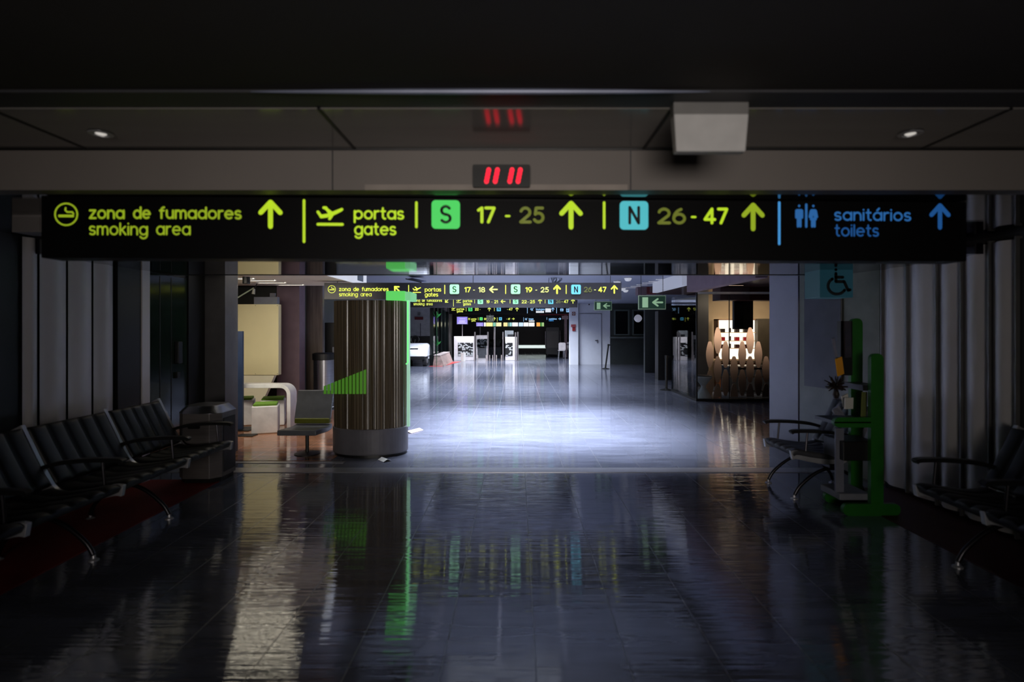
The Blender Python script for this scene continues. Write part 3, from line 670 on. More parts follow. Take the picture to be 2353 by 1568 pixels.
# ================================================================== left kiosk zone
STRIP = glow('warm_strip_light', (1.0, .90, .70, 1), 4.0, True)
KCEIL = mat('kiosk_ceiling', rgb(226, 214, 188), .7, var=.04)
struct('ceiling_kiosk', MB().box(-8, -2.90, 8.2, 10.3, 2.45, 2.56), KCEIL, 'cream ceiling slab over the white stools', 'ceiling')
struct('ceiling_kiosk_front', MB().box(-8, -2.90, 6.45, 8.2, 2.45, 2.56), mat('darkened_kiosk_ceiling', rgb(36, 34, 32), .6), 'unseen kiosk ceiling part with strip light rows, darkened to dim its reflection', 'ceiling')  # unseen front slab darkened so only the strips mirror in the floor
struct('trim_16', MB().box(-2.90, -2.84, 8.2, 10.3, 2.45, 2.73), G(214, 218, 232, .85), 'white fascia of the kiosk ceiling, brightness put in as glow', 'fascia')  # fascia is no lamp; its brightness is put in as glow
struct('trim_17', MB().box(-2.838, -2.832, 9.7, 10.05, 2.50, 2.69), mat('vent_panel', rgb(150, 158, 160), .6), 'small grey panel on the white fascia', 'fascia')
g = 'strip lights in the cream kiosk ceiling'
HID = [(548 - 2 * k, 668 - 4 * k, 6.62 + .27 * k, 'strip light over the brown floor seen mirrored in the tiles, ' + n) for k, n in enumerate(('first from the soffit edge', 'second from the soffit edge', 'third from the soffit edge', 'fourth from the soffit edge', 'fifth from the soffit edge', 'sixth from the soffit edge'))]
for i, (xa, xb, Y, lab) in enumerate(((530, 566, 8.72, 'strip light in the cream ceiling, first over the navy panel'), (583, 616, 9.05, 'strip light in the cream ceiling, second from the soffit'),
                                 (606, 640, 9.5, 'strip light in the cream ceiling, third from the soffit'), (652, 682, 10.0, 'strip light in the cream ceiling, farthest from the soffit')) + tuple(HID)):
    t = thing('strip_light', lab, 'ceiling light', ((X(xa, Y) + X(xb, Y)) / 2, Y, 2.45), 0, g)
    l = abs(X(xb, Y) - X(xa, Y)) / 2 + .1
    MB().box(-l, l, -.03, .03, -.012, .004).build('diffuser', STRIP, t)
    MB().box(-l - .02, l + .02, -.045, -.03, -.016, .004).box(-l - .02, l + .02, .03, .045, -.016, .004).build('frame', WHITE, t)
area('kiosk_strip_glow', (-4.2, 7.5, 2.42), 2.4, .6, 50, (1.0, .90, .74), (math.radians(42), 0, 0), 120)
# spot under the slab, pipe, small vent
t = thing('spotlight', 'dark stub spotlight under the cream kiosk ceiling', 'spotlight', (X(566, 8.5), 8.5, 2.45))
MB().lathe([(.05, -.11), (.055, -.10), (.055, 0)], n=18).build('body', BLACK, t); MB().lathe([(.02, -.004), (.02, .01)], n=10).build('mount', BLACK, t)

# back walls
struct('wall_kiosk', MB().box(-9, X(690, 10.9), 10.9, 11.2, 0, 2.75), mat('kiosk_back_dark', rgb(30, 34, 30), .5), 'dark back wall of the stool area', 'wall')
struct('wall_mauve', MB().box(X(636, 10.6), X(688, 10.6), 10.6, 10.88, 0, 2.75), PURPLE, 'mauve wall pier behind the cream board', 'wall')
struct('wall_dark_glass', MB().box(X(692, 11.6), X(745, 11.6), 11.5, 11.6, 0, 2.75), mat('dark_glass_panel', rgb(120, 108, 100), .18, var=.3, stretch=(6, 1, .4), scale=3), 'dark glass wall beside the mauve pier', 'wall')
struct('wall_left_hall', MB().box(X(745, 13), X(745, 13) + .15, 12.2, 22.5, 0, 2.75), mat('hall_wall_dark', rgb(46, 46, 48), .35), 'dark wall along the bright hall', 'wall')
struct('trim_18', MB().box(X(690, 11.0), X(735, 11.0), 11.0, 11.45, 0, .25), RED, 'low red wall base behind the vinyl seats', 'wall base')

# cream board on angled stand
YB = 9.9
t = thing('display_board', 'large cream panel on an angled stand behind the white arch table', 'display board', (X(587, YB), YB, 0.004))
def bx(p): return X(p, YB) - X(587, YB)
MB().prism(rrect(bx(640) - bx(535), Z(700, YB) - Z(863, YB), .012, 3, (bx(640) + bx(535)) / 2, (Z(700, YB) + Z(863, YB)) / 2), 0, .12, 'y').build('panel', CREAM, t, bevel=.006)
MB().prism([(bx(557), Z(864, YB)), (bx(630), Z(864, YB)), (bx(585), 0), (bx(548), 0)], .01, .11, 'y').build('stand', mat('cream_stand', rgb(220, 214, 188), .5, var=.03), t)
for sx_, sz_ in ((537.5, 703), (587, 703), (637.5, 703), (537.5, 860), (587, 860), (637.5, 860)):
    MB().lathe([(.006, 0), (.006, .004)], n=8).build('screw', DARKGREY, t, loc=(bx(sx_), -.001, Z(sz_, YB))).rotation_euler = (PI / 2, 0, 0)
t2 = thing('projector_housing', 'grey-blue box standing on top of the cream board', 'box', (X(609, YB), YB + .02, Z(699.5, YB)))
MB().box(-27 * YB / F, 27 * YB / F, 0, .1, 0, 17 * YB / F).build('case', mat('grey_blue_box', rgb(96, 100, 112), .5), t2, bevel=.004)
MB().box(8 * YB / F, 20 * YB / F, .03, .07, 17 * YB / F, 26 * YB / F).build('top_unit', mat('grey_blue_unit', rgb(84, 84, 96), .5), t2)
t = thing('hanging_lamp', 'thin slanted metal arm lamp rising beside the cream board', 'lamp', (X(532, 9.8), 9.8, Z(692, 9.8)))
q = lambda x, y: (X(x, 9.8) - X(532, 9.8), 0, Z(y, 9.8) - Z(692, 9.8))
MB().tube([q(520, 700), q(583, 662)], .012, 8).build('arm', mat('pale_arm', rgb(176, 190, 170), .4), t)
MB().tube([q(582, 676), q(584, 664)], [.03, .02], 10).build('lamp_head', mat('pale_head', rgb(170, 170, 160), .4), t)
MB().tube([q(584, 664), q(591, 652)], .008, 6).build('cable', BLACK, t)

# navy panel on foot plate
YN = 8.75
t = thing('info_panel', 'narrow dark navy standing panel with a black foot plate by the stools', 'standing panel', (X(546, YN), YN, .004))
NAVY = mat('navy_panel', rgb(36, 50, 78), .4, var=.3, scale=2)
MB().box(X(532, YN) - X(546, YN), X(557, YN) - X(546, YN), 0, .05, .012, Z(762, YN)).build('panel', NAVY, t, bevel=.005)
MB().box(-.12, .22, -.10, .26, 0, .014).build('foot_plate', BLACK, t, bevel=.005)
t = thing('floor_plate', 'smaller black plate lying before the foot of the navy panel', 'plate', (X(568, 8.3), 8.3, .004))
MB().box(-.14, .12, -.08, .1, 0, .014).build('plate', BLACK, t, bevel=.005)

# white arch table
YT = 8.9
t = thing('arch_table', 'white table bent over at a rounded corner into its leg', 'table', (X(663, YT), YT, .004))
def tx(p): return X(p, YT) - X(663, YT)
zt = Z(888.5, YT); rad = .14; xe = 0.0; w_ = .062
path = [(tx(470), zt)] + [(xe - rad + rad * math.sin(PI / 2 * i / 8), zt - rad + rad * math.cos(PI / 2 * i / 8)) for i in range(9)] + [(xe, .002)]
MB().band(path, 0, w_, 0, .26).build('top', WHITE, t, bevel=.004)

# stools
STG = mat('green_cushion', rgb(96, 138, 40), .8, var=.2, scale=60)
st = None
sp_ = [(611, 8.62, 'white cube stool with a thin green cushion, nearest before the arch table', .41),
       (628, 9.3, 'white cube stool with a hanging green cushion, tucked under the arch table corner', .41),
       (556, 9.3, 'white cube stool with a green cushion, half behind the navy panel', .41),
       (505, 8.3, 'white cube stool mostly hidden behind the navy panel and the steel bin', .41)]
for px, Y, lab, w0 in sp_:
    if st is None:
        st = thing('cube_stool', lab, 'stool', (X(px, Y), Y, .004), .34, 'white cube stools with green cushions')
        MB().box(-.19, .19, -.18, .18, 0, .43).build('body', WHITE, st, bevel=.018)
        MB().prism(rrect(.34, .034, .014, 4, 0, .447), -.165, .165, 'y').build('cushion', STG, st, bevel=.006)
        MB().box(.1895, .192, -.15, .15, .03, .40).build('side_panel', mat('stool_side', rgb(190, 190, 196), .5), st)
    else:
        s_ = dup(st, (X(px, Y), Y, .004), lab)

# steel cylinder bin with ashtray column
YK = 11.2
t = thing('cylinder_bin', 'round brushed steel bin with a black top near the slatted kiosk', 'bin', (X(746, YK), YK, 0))
MB().lathe([(.21, .03), (.215, .04), (.215, Z(827, YK))], n=36).build('body', STEEL, t, smooth=False)
MB().lathe([(.2, 0), (.2, .03)], n=30).build('base', BLACK, t)
MB().lathe([(.235, Z(827, YK)), (.24, Z(826, YK)), (.24, Z(813, YK)), (.2, Z(811, YK))], n=36).build('lid', BLACK, t)
t = thing('standing_display', 'tall black unit rising behind the round steel bin', 'display', (X(756, 11.8), 11.9, 0))
MB().box(-.13, .13, 0, .12, 0, Z(742, 11.9)).build('column', BLACK, t, bevel=.01)
MB().box(.05, .22, -.03, .0, Z(812, 11.9), Z(798, 11.9)).build('bracket', mat('pale_bracket', rgb(150, 150, 155), .4), t)

# vinyl lounge chairs
OLIVE = mat('olive_vinyl', rgb(112, 116, 30), .4)
GREYV = mat('dark_grey_vinyl', rgb(112, 114, 118), .32, var=.1, scale=10)
def lounge_chair(label, loc, rotz):
    t = thing('lounge_chair', label, 'chair', loc, rotz, 'dark vinyl lounge chairs by the slatted kiosk')
    # local: faces -y, width along x
    seat = bez([(-.33, .375), (-.1, .36), (.12, .345), (.28, .36)], 6)
    prof = [(p[0], p[1]) for p in seat]
    MB().prism([(a_, b_) for a_, b_ in prof] + [(a_, b_ - .07) for a_, b_ in reversed(prof)], -.245, .245, 'x').build('seat', GREYV, t, bevel=.02)
    bk = bez([(.19, .43), (.24, .58), (.29, .72), (.31, .80)], 6)
    MB().prism([(a_, b_) for a_, b_ in bk] + [(a_ + .05, b_) for a_, b_ in reversed(bk)], -.24, .24, 'x').build('backrest', GREYV, t, bevel=.02)
    MB().box(-.235, .235, .175, .25, .37, .44).build('lumbar_strip', OLIVE, t, bevel=.015)
    MB().tube([(0, .02, .30), (0, .02, .02)], .022, 10).build('leg', BLACK, t)
    MB().lathe([(.16, 0), (.16, .012), (.03, .025)], 0, .02, 20).build('base', BLACK, t)
    return t
lounge_chair('grey vinyl chair with an olive strip, its back towards the round bin', (-2.74, 7.1, 0), .0)
lounge_chair('dark vinyl chair turned sideways against the slatted kiosk', (-2.42, 7.98, 0), .35)

# ================================================================== slatted round kiosk
YKI = 7.2; KCX = X(852, YKI) ; A_, B_ = .485, .33
t = thing('round_kiosk', 'rounded kiosk clad in dark vertical slats on a pale plinth with a bright green cap', 'kiosk', (KCX, YKI, 0))
SLAT = mat('dark_slats', rgb(92, 80, 62), .26, var=.85, stretch=(34, 34, .22), scale=3, ior=1.6)
PLINTH = mat('pale_plinth', rgb(104, 102, 108), .5)
MB().lathe([(1, .035), (1.012, .05), (1.012, .355), (1.0, .362)], n=64, sx=A_, sy=B_).build('plinth', PLINTH, t)
MB().lathe([(.97, 0), (.97, .036)], n=64, sx=A_, sy=B_).build('plinth_shadow_gap', BLACK, t)
zt = Z(690, 6.9)
mb = MB(); N = 260; vs = []
for j in range(N):
    a_ = 2 * PI * j / N; r_ = .965 + (.012 if random.random() < .62 else -.010) + random.uniform(-.004, .004)
    for z_ in (.362, zt): vs.append((A_ * r_ * math.cos(a_), B_ * r_ * math.sin(a_), z_))
mb.add(vs, [(2 * j, 2 * ((j + 1) % N), 2 * ((j + 1) % N) + 1, 2 * j + 1) for j in range(N)] + [tuple(2 * j + 1 for j in range(N))])
mb.build('slat_cladding', SLAT, t)
GREENGLOW = G(92, 206, 96, 1.0); MINT = G(150, 196, 172, .95)
kx = lambda p: X(p, YKI) - KCX
cap = MB(); zc = Z(669, 6.9); kf = lambda p: X(p, 6.9) - KCX
cap.prism(rrect(kf(930) - kf(887), zc - zt, .004, 2, (kf(930) + kf(887)) / 2, (zc + zt) / 2), -.30, .1, 'y').build('green_cap', GREENGLOW, t)
MB().box(kf(930), kf(942), -.28, .16, zt, zc - .008).build('cap_side', G(120, 196, 140, .95), t)
MB().box(kx(938), kx(944.5), -.10, -.06, .362, zt).build('green_edge_strip', MINT, t)
MB().tube([(kx(941), -.115, Z(680, YKI)), (kx(941), -.115, Z(832, YKI)), (kx(937), -.115, Z(836, YKI))], .009, 8).build('green_light_tube', G(120, 255, 140, 1.1), t)
# glowing green slats imitate a reflection in the kiosk glass
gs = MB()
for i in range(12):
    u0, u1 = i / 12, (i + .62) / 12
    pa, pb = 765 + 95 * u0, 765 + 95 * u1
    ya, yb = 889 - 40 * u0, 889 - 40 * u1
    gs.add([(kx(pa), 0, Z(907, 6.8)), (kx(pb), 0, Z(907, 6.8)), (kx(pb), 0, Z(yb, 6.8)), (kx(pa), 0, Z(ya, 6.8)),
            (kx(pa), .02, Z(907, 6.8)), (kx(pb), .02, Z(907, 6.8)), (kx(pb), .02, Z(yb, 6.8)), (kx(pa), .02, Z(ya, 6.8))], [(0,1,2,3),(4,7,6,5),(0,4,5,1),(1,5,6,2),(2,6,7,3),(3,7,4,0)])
gs.build('green_reflection_slats', G(84, 150, 40, .42), t, loc=(0, -.345, 0))

# papers on the floor
def paper(label, px, py, w_, h_, rz, m):
    Y = dY(py); o = MB()
    o.add([(-w_/2, -h_/2, .004), (w_/2, -h_/2, .004), (w_/2, h_/2, .004), (-w_/2, h_/2, .004), (0, -h_/2, .03), (0, h_/2, .03)], [(0, 4, 5, 3), (4, 1, 2, 5)])
    o = o.build('folded_leaflet', m, loc=(X(px, Y), Y, .002), rotz=rz); return tag(o, label, 'leaflet', 'folded leaflets on the floor')
paper('small folded leaflet on the floor before the kiosk plinth', 884, 1059, .11, .16, .7, PAPER)
paper('folded pink and white leaflet on the floor behind the kiosk plinth', 950, 992, .16, .3, -.5, mat('pink_paper', rgb(236, 206, 194), .7))

# ================================================================== shop behind glass
YG = 12.25; GX = X(1601, YG)
CLEAR = glass('shop_glass', (.93, .95, .95, 1))
BEIGE = mat('warm_beige_wall', rgb(196, 172, 140), .7, var=.04)
struct('wall_shop_back', MB().box(5.4, 9, 15.5, 15.7, 0, 2.75), BEIGE, 'beige back wall of the lit shop', 'wall')
struct('wall_shop_side', MB().box(8.4, 8.6, YG, 15.5, 0, 2.75), BEIGE, 'beige side wall of the shop', 'wall')
struct('wall_shop_dark_return', MB().box(GX + .65, 5.4, 15.3, 15.5, 0, 2.75), mat('shop_dark', rgb(54, 54, 58), .4), 'dark return wall at the edge of the shop', 'wall')
struct('window_5', MB().box(GX, 6.6, YG, YG + .02, .05, Z(672, YG)), CLEAR, 'glass front of the shop', 'window')
w = struct('window_6', MB().box(GX - .01, GX + .01, YG, dY(899), .05, Z(672, YG)), glass('side_glass', (.55, .6, .62, 1), ior=1.5), 'reflecting glass side of the shop', 'window')
struct('trim_19', MB().box(GX - .02, 6.6, YG - .02, YG + .05, 0, .05).box(GX - .02, GX + .02, YG + .05, dY(899), 0, .05), BLACK, 'black base rail of the shop glass', 'trim')
struct('trim_20', MB().box(GX - .015, GX + .015, YG - .015, YG + .015, .05, 2.45), BLACK, 'black corner post of the shop glass', 'trim')
struct('trim_21', MB().box(GX, 6.6, YG - .01, YG + .04, Z(676, YG), Z(671, YG)), mat('pale_head_rail', rgb(190, 186, 176), .5), 'pale head rail above the shop glass', 'trim')
struct('trim_22', MB().box(X(1676, YG) - .006, X(1676, YG) + .006, YG - .004, YG + .024, .05, 2.4), BLACK, 'glass joint in the shop front', 'trim')
# fascias and ceilings above
struct('wall_shop_fascia', MB().prism([(7.7, 2.36), (10.8, 2.36), (10.8, 2.75), (7.7, 2.75)], 3.38, 3.55, 'x'), PURPLE, 'mauve fascia over the shop side', 'wall')
struct('ceiling_shop', MB().box(3.55, 9, 7.7, 15.5, 2.60, 2.74), mat('shop_ceiling', rgb(96, 78, 80), .22, var=.1, stretch=(.3, 5, 1), ior=1.7), 'mauve gloss ceiling of the shop', 'ceiling')
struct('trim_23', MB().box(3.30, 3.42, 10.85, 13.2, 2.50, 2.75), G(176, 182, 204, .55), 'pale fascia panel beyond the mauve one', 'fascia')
struct('trim_24', MB().box(X(1486, 14.5), X(1507, 14.5), 14.5, 14.8, Z(676, 14.5), 2.75), DARKRED, 'dark red block under the hall ceiling', 'fascia')
struct('trim_25', MB().box(X(1466, 14.5), X(1486, 14.5), 14.5, 14.8, Z(678, 14.5), 2.75), PURPLE, 'mauve block under the hall ceiling', 'fascia')
YD = 12.7
struct('wall_shop_drop', MB().box(X(1655, YD), 8.4, YD, YD + .5, Z(690, YD), Z(661, YD)), DARKRED, 'dark red dropped beam inside the shop', 'wall')
struct('trim_26', MB().box(X(1655, YD), X(1722, YD), YD - .01, YD, Z(690, YD), Z(661, YD)), PURPLE, 'mauve end panel of the dropped beam', 'fascia')
area('shop_light', (5.45, 12.42, 2.30), 2.3, .12, 7.5, (1.0, .85, .72), (math.radians(30), 0, 0), 32)
area('shop_back_light', (6.3, 14.2, 2.5), 1.8, .5, 24, (1.0, .80, .58), (math.radians(35), 0, 0), 150)
for i, (px, lab) in enumerate(((1672, 'narrow warm strip light over the shop front'), (1712, 'second warm strip light over the shop front, nearer the pier'))):
    t = thing('strip_light', lab, 'ceiling light', (X(px, 11.5), 11.5 + .5 * i, 2.60), 0, 'warm strip lights over the shop front')
    MB().box(-.18, .18, -.03, .03, -.012, .002).build('diffuser', glow('shop_strip', (1.0, .70, .45, 1), 1.6, True), t)
    MB().box(-.2, .2, -.045, -.03, -.014, .002).box(-.2, .2, .03, .045, -.014, .002).build('frame', BLACK, t)
# black hanging screen
YH = 13.3
t = thing('hanging_screen', 'black box screen hanging in front of the lit shelves', 'screen', (X(1709, YH), YH, Z(757, YH)))
a = 22 * YH / F; h = Z(690, YH) - Z(757, YH) + .12
MB().box(-a, a, 0, .12, 0, h).build('casing', BLACK, t, bevel=.01)
MB().box(-a + .03, -.01, -.004, 0, .03, h - .03).build('screen', mat('dead_screen', rgb(10, 12, 16), .1), t)
MB().box(-.03, .03, .04, .08, h, 2.60 - Z(757, YH)).build('bracket', BLACK, t)
# lit shelf wall
YS = 15.25
t = thing('shelf_unit', 'brightly lit white shelf wall holding red and dark boxes', 'shelf unit', (X(1690, YS), YS, 0))
sx = lambda p: X(p, YS) - X(1690, YS)
MB().box(sx(1648), sx(1742), .1, .2, .78, Z(736, YS)).build('backlit_panel', glow('backlit_panel', (1.0, .86, .66, 1), 1.9, True), t)
MB().box(sx(1648), sx(1742), -.16, .1, .74, .78).build('worktop', mat('pale_worktop', rgb(220, 190, 160), .5), t)
MB().box(sx(1648), sx(1742), -.1, .2, 0, .74).build('base_cabinet', mat('orange_wood', rgb(150, 90, 52), .5, stretch=(1, 1, 10)), t)
MB().box(sx(1646), sx(1648), -.12, .2, .78, Z(734, YS)).build('side_board', mat('side_board', rgb(150, 110, 80), .6), t)
MB().box(sx(1646), sx(1742), -.12, .2, Z(736, YS), Z(733.5, YS)).build('top_board', mat('side_board', rgb(150, 110, 80), .6), t)
rows = ((764, (83, 90)), (783, ()), (800, ()), (823.5, ()))
for y_, _ in rows[:3]:
    MB().box(sx(1648), sx(1742), -.13, .1, Z(y_ + 1.2, YS), Z(y_, YS)).build('shelf', mat('lit_shelf', rgb(236, 206, 176), .6), t)
MATB = {0: mat('dark_box', rgb(40, 26, 26), .5), 1: mat('red_box', rgb(170, 20, 40), .5), 2: mat('brown_box', rgb(64, 30, 30), .5)}
cols_ = ((1660, 9.5, 'first'), (1677, 2.6, 'thin second'), (1693, 9.5, 'third'), (1713, 9.5, 'fourth'))
for ri, (y_, nm, col) in enumerate(((764, 'top', 'dark'), (783, 'middle', 'red'), (800, 'bottom', 'brown'))):
    for ci, (px, wd, nth) in enumerate(cols_):
        w_ = wd * YS / F; hh = (8.2 if ci != 1 else 10) * YS / F
        o = MB().box(-w_ / 2, w_ / 2, -.05, .05, 0, hh).build('product_box', MATB[ri if ci != 1 else 0], loc=(X(px, YS - .03), YS - .03, Z(y_, YS) + .001), bevel=.004)
        tag(o, '%s box, %s on the %s lit shelf' % ('thin dark' if ci == 1 else col, nth.replace('thin ', ''), nm), 'box', 'boxes on the lit shop shelves')
# counter in front, dark
YQ = 13.6
t = thing('shop_counter', 'dark shop counter standing behind the lozenge screen', 'counter', (X(1725, YQ), YQ, 0))
MB().box(X(1677, YQ) - X(1725, YQ), 1.6, 0, .6, 0, Z(842, YQ) - .04).build('body', mat('counter_dark', rgb(16, 17, 20), .5), t)
MB().box(X(1675, YQ) - X(1725, YQ), 1.62, -.03, .62, Z(842, YQ) - .04, Z(842, YQ)).build('top', mat('counter_top', rgb(40, 34, 32), .3), t)
# lozenge screen
YL = 12.9; KL = 1 / 4.61
LOZ = mat('beige_lozenge', rgb(196, 160, 136), .65, var=.03)
t = thing('lozenge_screen', 'screen of beige elongated lozenges just inside the shop glass', 'room divider', (X(1640, YL), YL, 0))
def lozenge(w_, h_):
    n = 8; pts = []
    for sx_ in (1, -1):
        for i in range(n + 1):
            u = -1 + 2 * i / n
            pts.append((sx_ * w_ / 2 * (1 - .62 * abs(u) ** 1.75), sx_ * h_ / 2 * u * .955))
    rr = .31 * w_ / 2
    return [p for p in pts[:n + 1]] + [(0 + rr * .6, h_ / 2), (-rr * .6, h_ / 2)] + [p for p in pts[n + 1:]] + [(-rr * .6, -h_ / 2), (rr * .6, -h_ / 2)]
lw, lh = 17.9 * YL / F, 60.5 * YL / F
lcols = {513: (993, 1300), 597: (843, 1150, 1440), 680: (993, 1290), 770: (1150, 1440), 857: (993, 1290), 940: (843, 1150, 1440), 1027: (993, 1290), 1110: (1150, 1440), 1197: (993, 1290), 1284: (843, 1150, 1440)}
links = MB()
for cx_, ys_ in lcols.items():
    for cy_ in ys_:
        px, py = 1520 + cx_ * KL, 600 + cy_ * KL
        zc_ = Z(py, YL); h_ = lh
        if zc_ - lh / 2 < .02: h_ = lh
        lo = max(.02, zc_ - lh / 2); hi = zc_ + lh / 2
        P_ = [(p[0] + X(px, YL) - X(1640, YL), max(.012, p[1] + zc_)) for p in lozenge(lw, lh)]
        MB().prism(P_, 0, .02, 'y').build('lozenge', LOZ, t)
for r_, (c0, c1) in ((1072, (513, 1284)), (1228, (597, 1284)), (1380, (513, 1284))):
    links.box(X(1520 + c0 * KL, YL) - X(1640, YL), X(1520 + c1 * KL, YL) - X(1640, YL), .02, .035, Z(600 + r_ * KL + 1.6, YL), Z(600 + r_ * KL - 1.6, YL))
links.build('rail', mat('lozenge_rail', rgb(120, 104, 84), .6), t)
# hourglass stool
t = thing('hourglass_stool', 'white hourglass stool just behind the shop glass corner', 'stool', (X(1616, 12.75), 12.75, 0))
MB().lathe([(.20, 0), (.20, .02), (.055, .26), (.055, .30), (.20, .50), (.20, .52)], n=28).build('body', WHITE, t)
MB().lathe([(.19, .52), (.19, .535), (.15, .545)], n=28).build('seat', mat('grey_seat', rgb(70, 72, 80), .5), t)
# dark panels in the shop doorway
struct('wall_dark_panel', MB().box(X(1730, 15.2) + .05, X(1730, 15.2) + .6, 15.0, 15.2, 0, Z(733, 15.2)), mat('olive_dark_panel', rgb(70, 62, 50), .5), 'dark panel beside the lit shelves', 'wall')
# ================================================================== dark side of the hall (right)
YDK = 21.0
DKW = mat('dark_green_grey_wall', rgb(40, 46, 46), .6)
struct('wall_dark_back', MB().box(X(1403, 24.6), 9, 24.6, 24.9, 0, 2.75), DKW, 'dark wall with shuttered windows', 'wall')
for i, (xa, xb) in enumerate(((1414, 1443), (1456, 1482))):
    k = struct('window_%d' % (7 + i), MB().box(X(xa, 24.55), X(xb, 24.55), 24.55, 24.59, Z(768, 24.5), Z(715, 24.5)), mat('dark_window', rgb(18, 20, 22), .15), 'dark shuttered window in the dim wall', 'window')
    f = MB(); a_, b_, c_, d_ = X(xa, 24.55), X(xb, 24.55), Z(768, 24.5), Z(715, 24.5)
    f.box(a_ - .06, a_, 24.5, 24.6, c_ - .06, d_ + .06).box(b_, b_ + .06, 24.5, 24.6, c_ - .06, d_ + .06).box(a_, b_, 24.5, 24.6, d_, d_ + .06).box(a_, b_, 24.5, 24.6, c_ - .06, c_)
    f.build('window_frame', mat('window_frame_dark', rgb(84, 96, 92), .5), k)
struct('trim_27', MB().box(X(1403, 24.4), X(1482, 24.4), 24.4, 24.6, Z(778, 24.4), Z(774, 24.4)), mat('sill_dark', rgb(92, 100, 98), .5), 'long sill under the dim windows', 'sill')
struct('wall_dark_block', MB().box(X(1505, 17.6), X(1505, 17.6) + 3.2, 17.2, 17.6, 0, Z(716, 17.6)), mat('dark_block', rgb(14, 15, 17), .45), 'black wall block before the shop', 'wall')
struct('wall_dark_pier', MB().box(X(1482, 20), X(1506, 20), 20, 20.2, 0, 2.75), DKW, 'dim grey-green pier', 'wall')
t = thing('pale_ball', 'pale ball before the dark windows, given a faint glow', 'lamp', (X(1466, 17), 17, Z(741, 17)))
MB().lathe([(.001, 0), (.05, .011), (.09, .045), (.118, .09), (.124, .12), (.118, .15), (.09, .20), (.05, .232), (.001, .243)], n=24).build('globe', G(140, 142, 158, .7), t, smooth=True)  # mirror ball, no lamp: its paleness is put in as glow
MB().tube([(0, 0, .24), (0, 0, 2.75 - Z(741, 17))], .006, 6).build('cord', BLACK, t)
# exit signs
EXG = G(18, 52, 38, .5); EXW = G(150, 188, 152, .6); EXF = G(110, 130, 114, .5)
def exit_sign(label, xa, xb, ya, yb, Y):
    t = thing('exit_sign', label, 'exit sign', (X((xa + xb) / 2, Y), Y, Z(yb, Y)), 0, 'green emergency exit signs')
    a, h = (xb - xa) / 2 * Y / F, (yb - ya) * Y / F
    MB().box(-a, a, 0, .03, 0, h).build('frame', EXF, t)
    MB().box(-a * .95, a * .95, -.004, 0, h * .06, h * .94).build('green_field', EXG, t)
    MB().box(-a * .72, -a * .30, -.008, -.004, h * .14, h * .86).build('door_symbol', EXW, t)
    pen(MB(), [[(a * .74, h / 2), (a * .08, h / 2)], [(a * .40, h * .74), (a * .06, h / 2), (a * .40, h * .26)]], h * .065, -.006).build('arrow', EXW, t)
    for sx in (-.8, .8): MB().tube([(a * sx, .015, h), (a * sx, .015, 2.75 - Z(yb, Y))], .005, 6).build('hanging_rod', BLACK, t)
    return t
exit_sign('larger green exit sign with door symbol and arrow, beside the mauve fascia', 1467, 1530, 679, 711.5, 9.6)
exit_sign('smaller green exit sign hanging before the white door', 1365.5, 1406, 693, 713.5, 14.6)
# rope stanchions
POST = mat('post_black', rgb(22, 24, 24), .4)
def stanchion(label, px, py, top, lean=0.0, stub=0):
    Y = dY(py); t = thing('belt_stanchion', label, 'stanchion', (X(px, Y), Y, 0), 0, 'belt stanchions')
    h = (py - top) * Y / F
    MB().lathe([(.17, 0), (.17, .012), (.10, .03), (.035, .045)], n=24).build('base', POST, t)
    MB().tube([(0, 0, .03), (lean, 0, h - .07)], .032, 10).build('post', POST, t)
    MB().tube([(lean, 0, h - .08), (lean * 1.06, 0, h)], .042, 12).build('belt_head', POST, t)
    if stub: MB().box(lean, lean + stub, -.006, .006, h - .06, h - .02).build('belt', POST, t)
    return t
stanchion('leaning black belt stanchion before the white door', 1391, 848, 791, .12, .16)
stanchion('black belt stanchion with its belt drawn to the shop glass', 1531, 897, 817, 0, .52)
stanchion('black belt stanchion standing against the shop side glass', 1566.5, 898, 817, 0)
# ceiling domes and lights in the bright hall
dm = None
for px, py, lab in ((1443, 641, 'larger pale dome on the hall ceiling beyond the sign end'), (1418, 649, 'half hidden dome above the end of the second sign'), (1431, 664, 'small dome beside the second sign'), (1437.5, 668, 'small dome, the farther of the pair beside the second sign')):
    Y = (2.72 - EYE) * F / (HY - py)
    if dm is None:
        dm = thing('ceiling_dome', lab, 'ceiling dome', (X(px, Y), Y, 2.75), 0, 'pale domes on the hall ceiling')
        MB().lathe([(.001, -.085), (.04, -.08), (.07, -.055), (.08, -.02), (.08, -.015)], n=20).build('dome', G(188, 192, 205, .75), dm, smooth=True)  # domes are no lamps; their paleness is put in as glow
        MB().lathe([(.09, -.016), (.09, .004)], n=20).build('collar', WHITE, dm)
    else: dup(dm, (X(px, Y), Y, 2.75), lab)
sl = None
for px, py, lab in ((1522, 642.5, 'first of the row'), (1505, 647.5, 'second of the row'), (1490, 651, 'third of the row'), (1476, 655, 'fourth of the row'), (1462, 658.5, 'fifth of the row'), (1450, 661.5, 'farthest of the row')):
    Y = (2.74 - EYE) * F / (HY - py)
    lab = 'slim ceiling light beyond the second sign, ' + lab
    if sl is None:
        sl = thing('slim_ceiling_light', lab, 'ceiling light', (X(px, Y), Y, 2.75), 0, 'slim ceiling lights over the dim side')
        MB().box(-.13, .13, -.05, .05, -.012, .002).build('diffuser', G(196, 196, 206, .8), sl)
        MB().box(-.14, .14, -.065, -.05, -.014, .002).box(-.14, .14, .05, .065, -.014, .002).build('frame', WHITE, sl)
    else: dup(sl, (X(px, Y), Y, 2.75), lab)
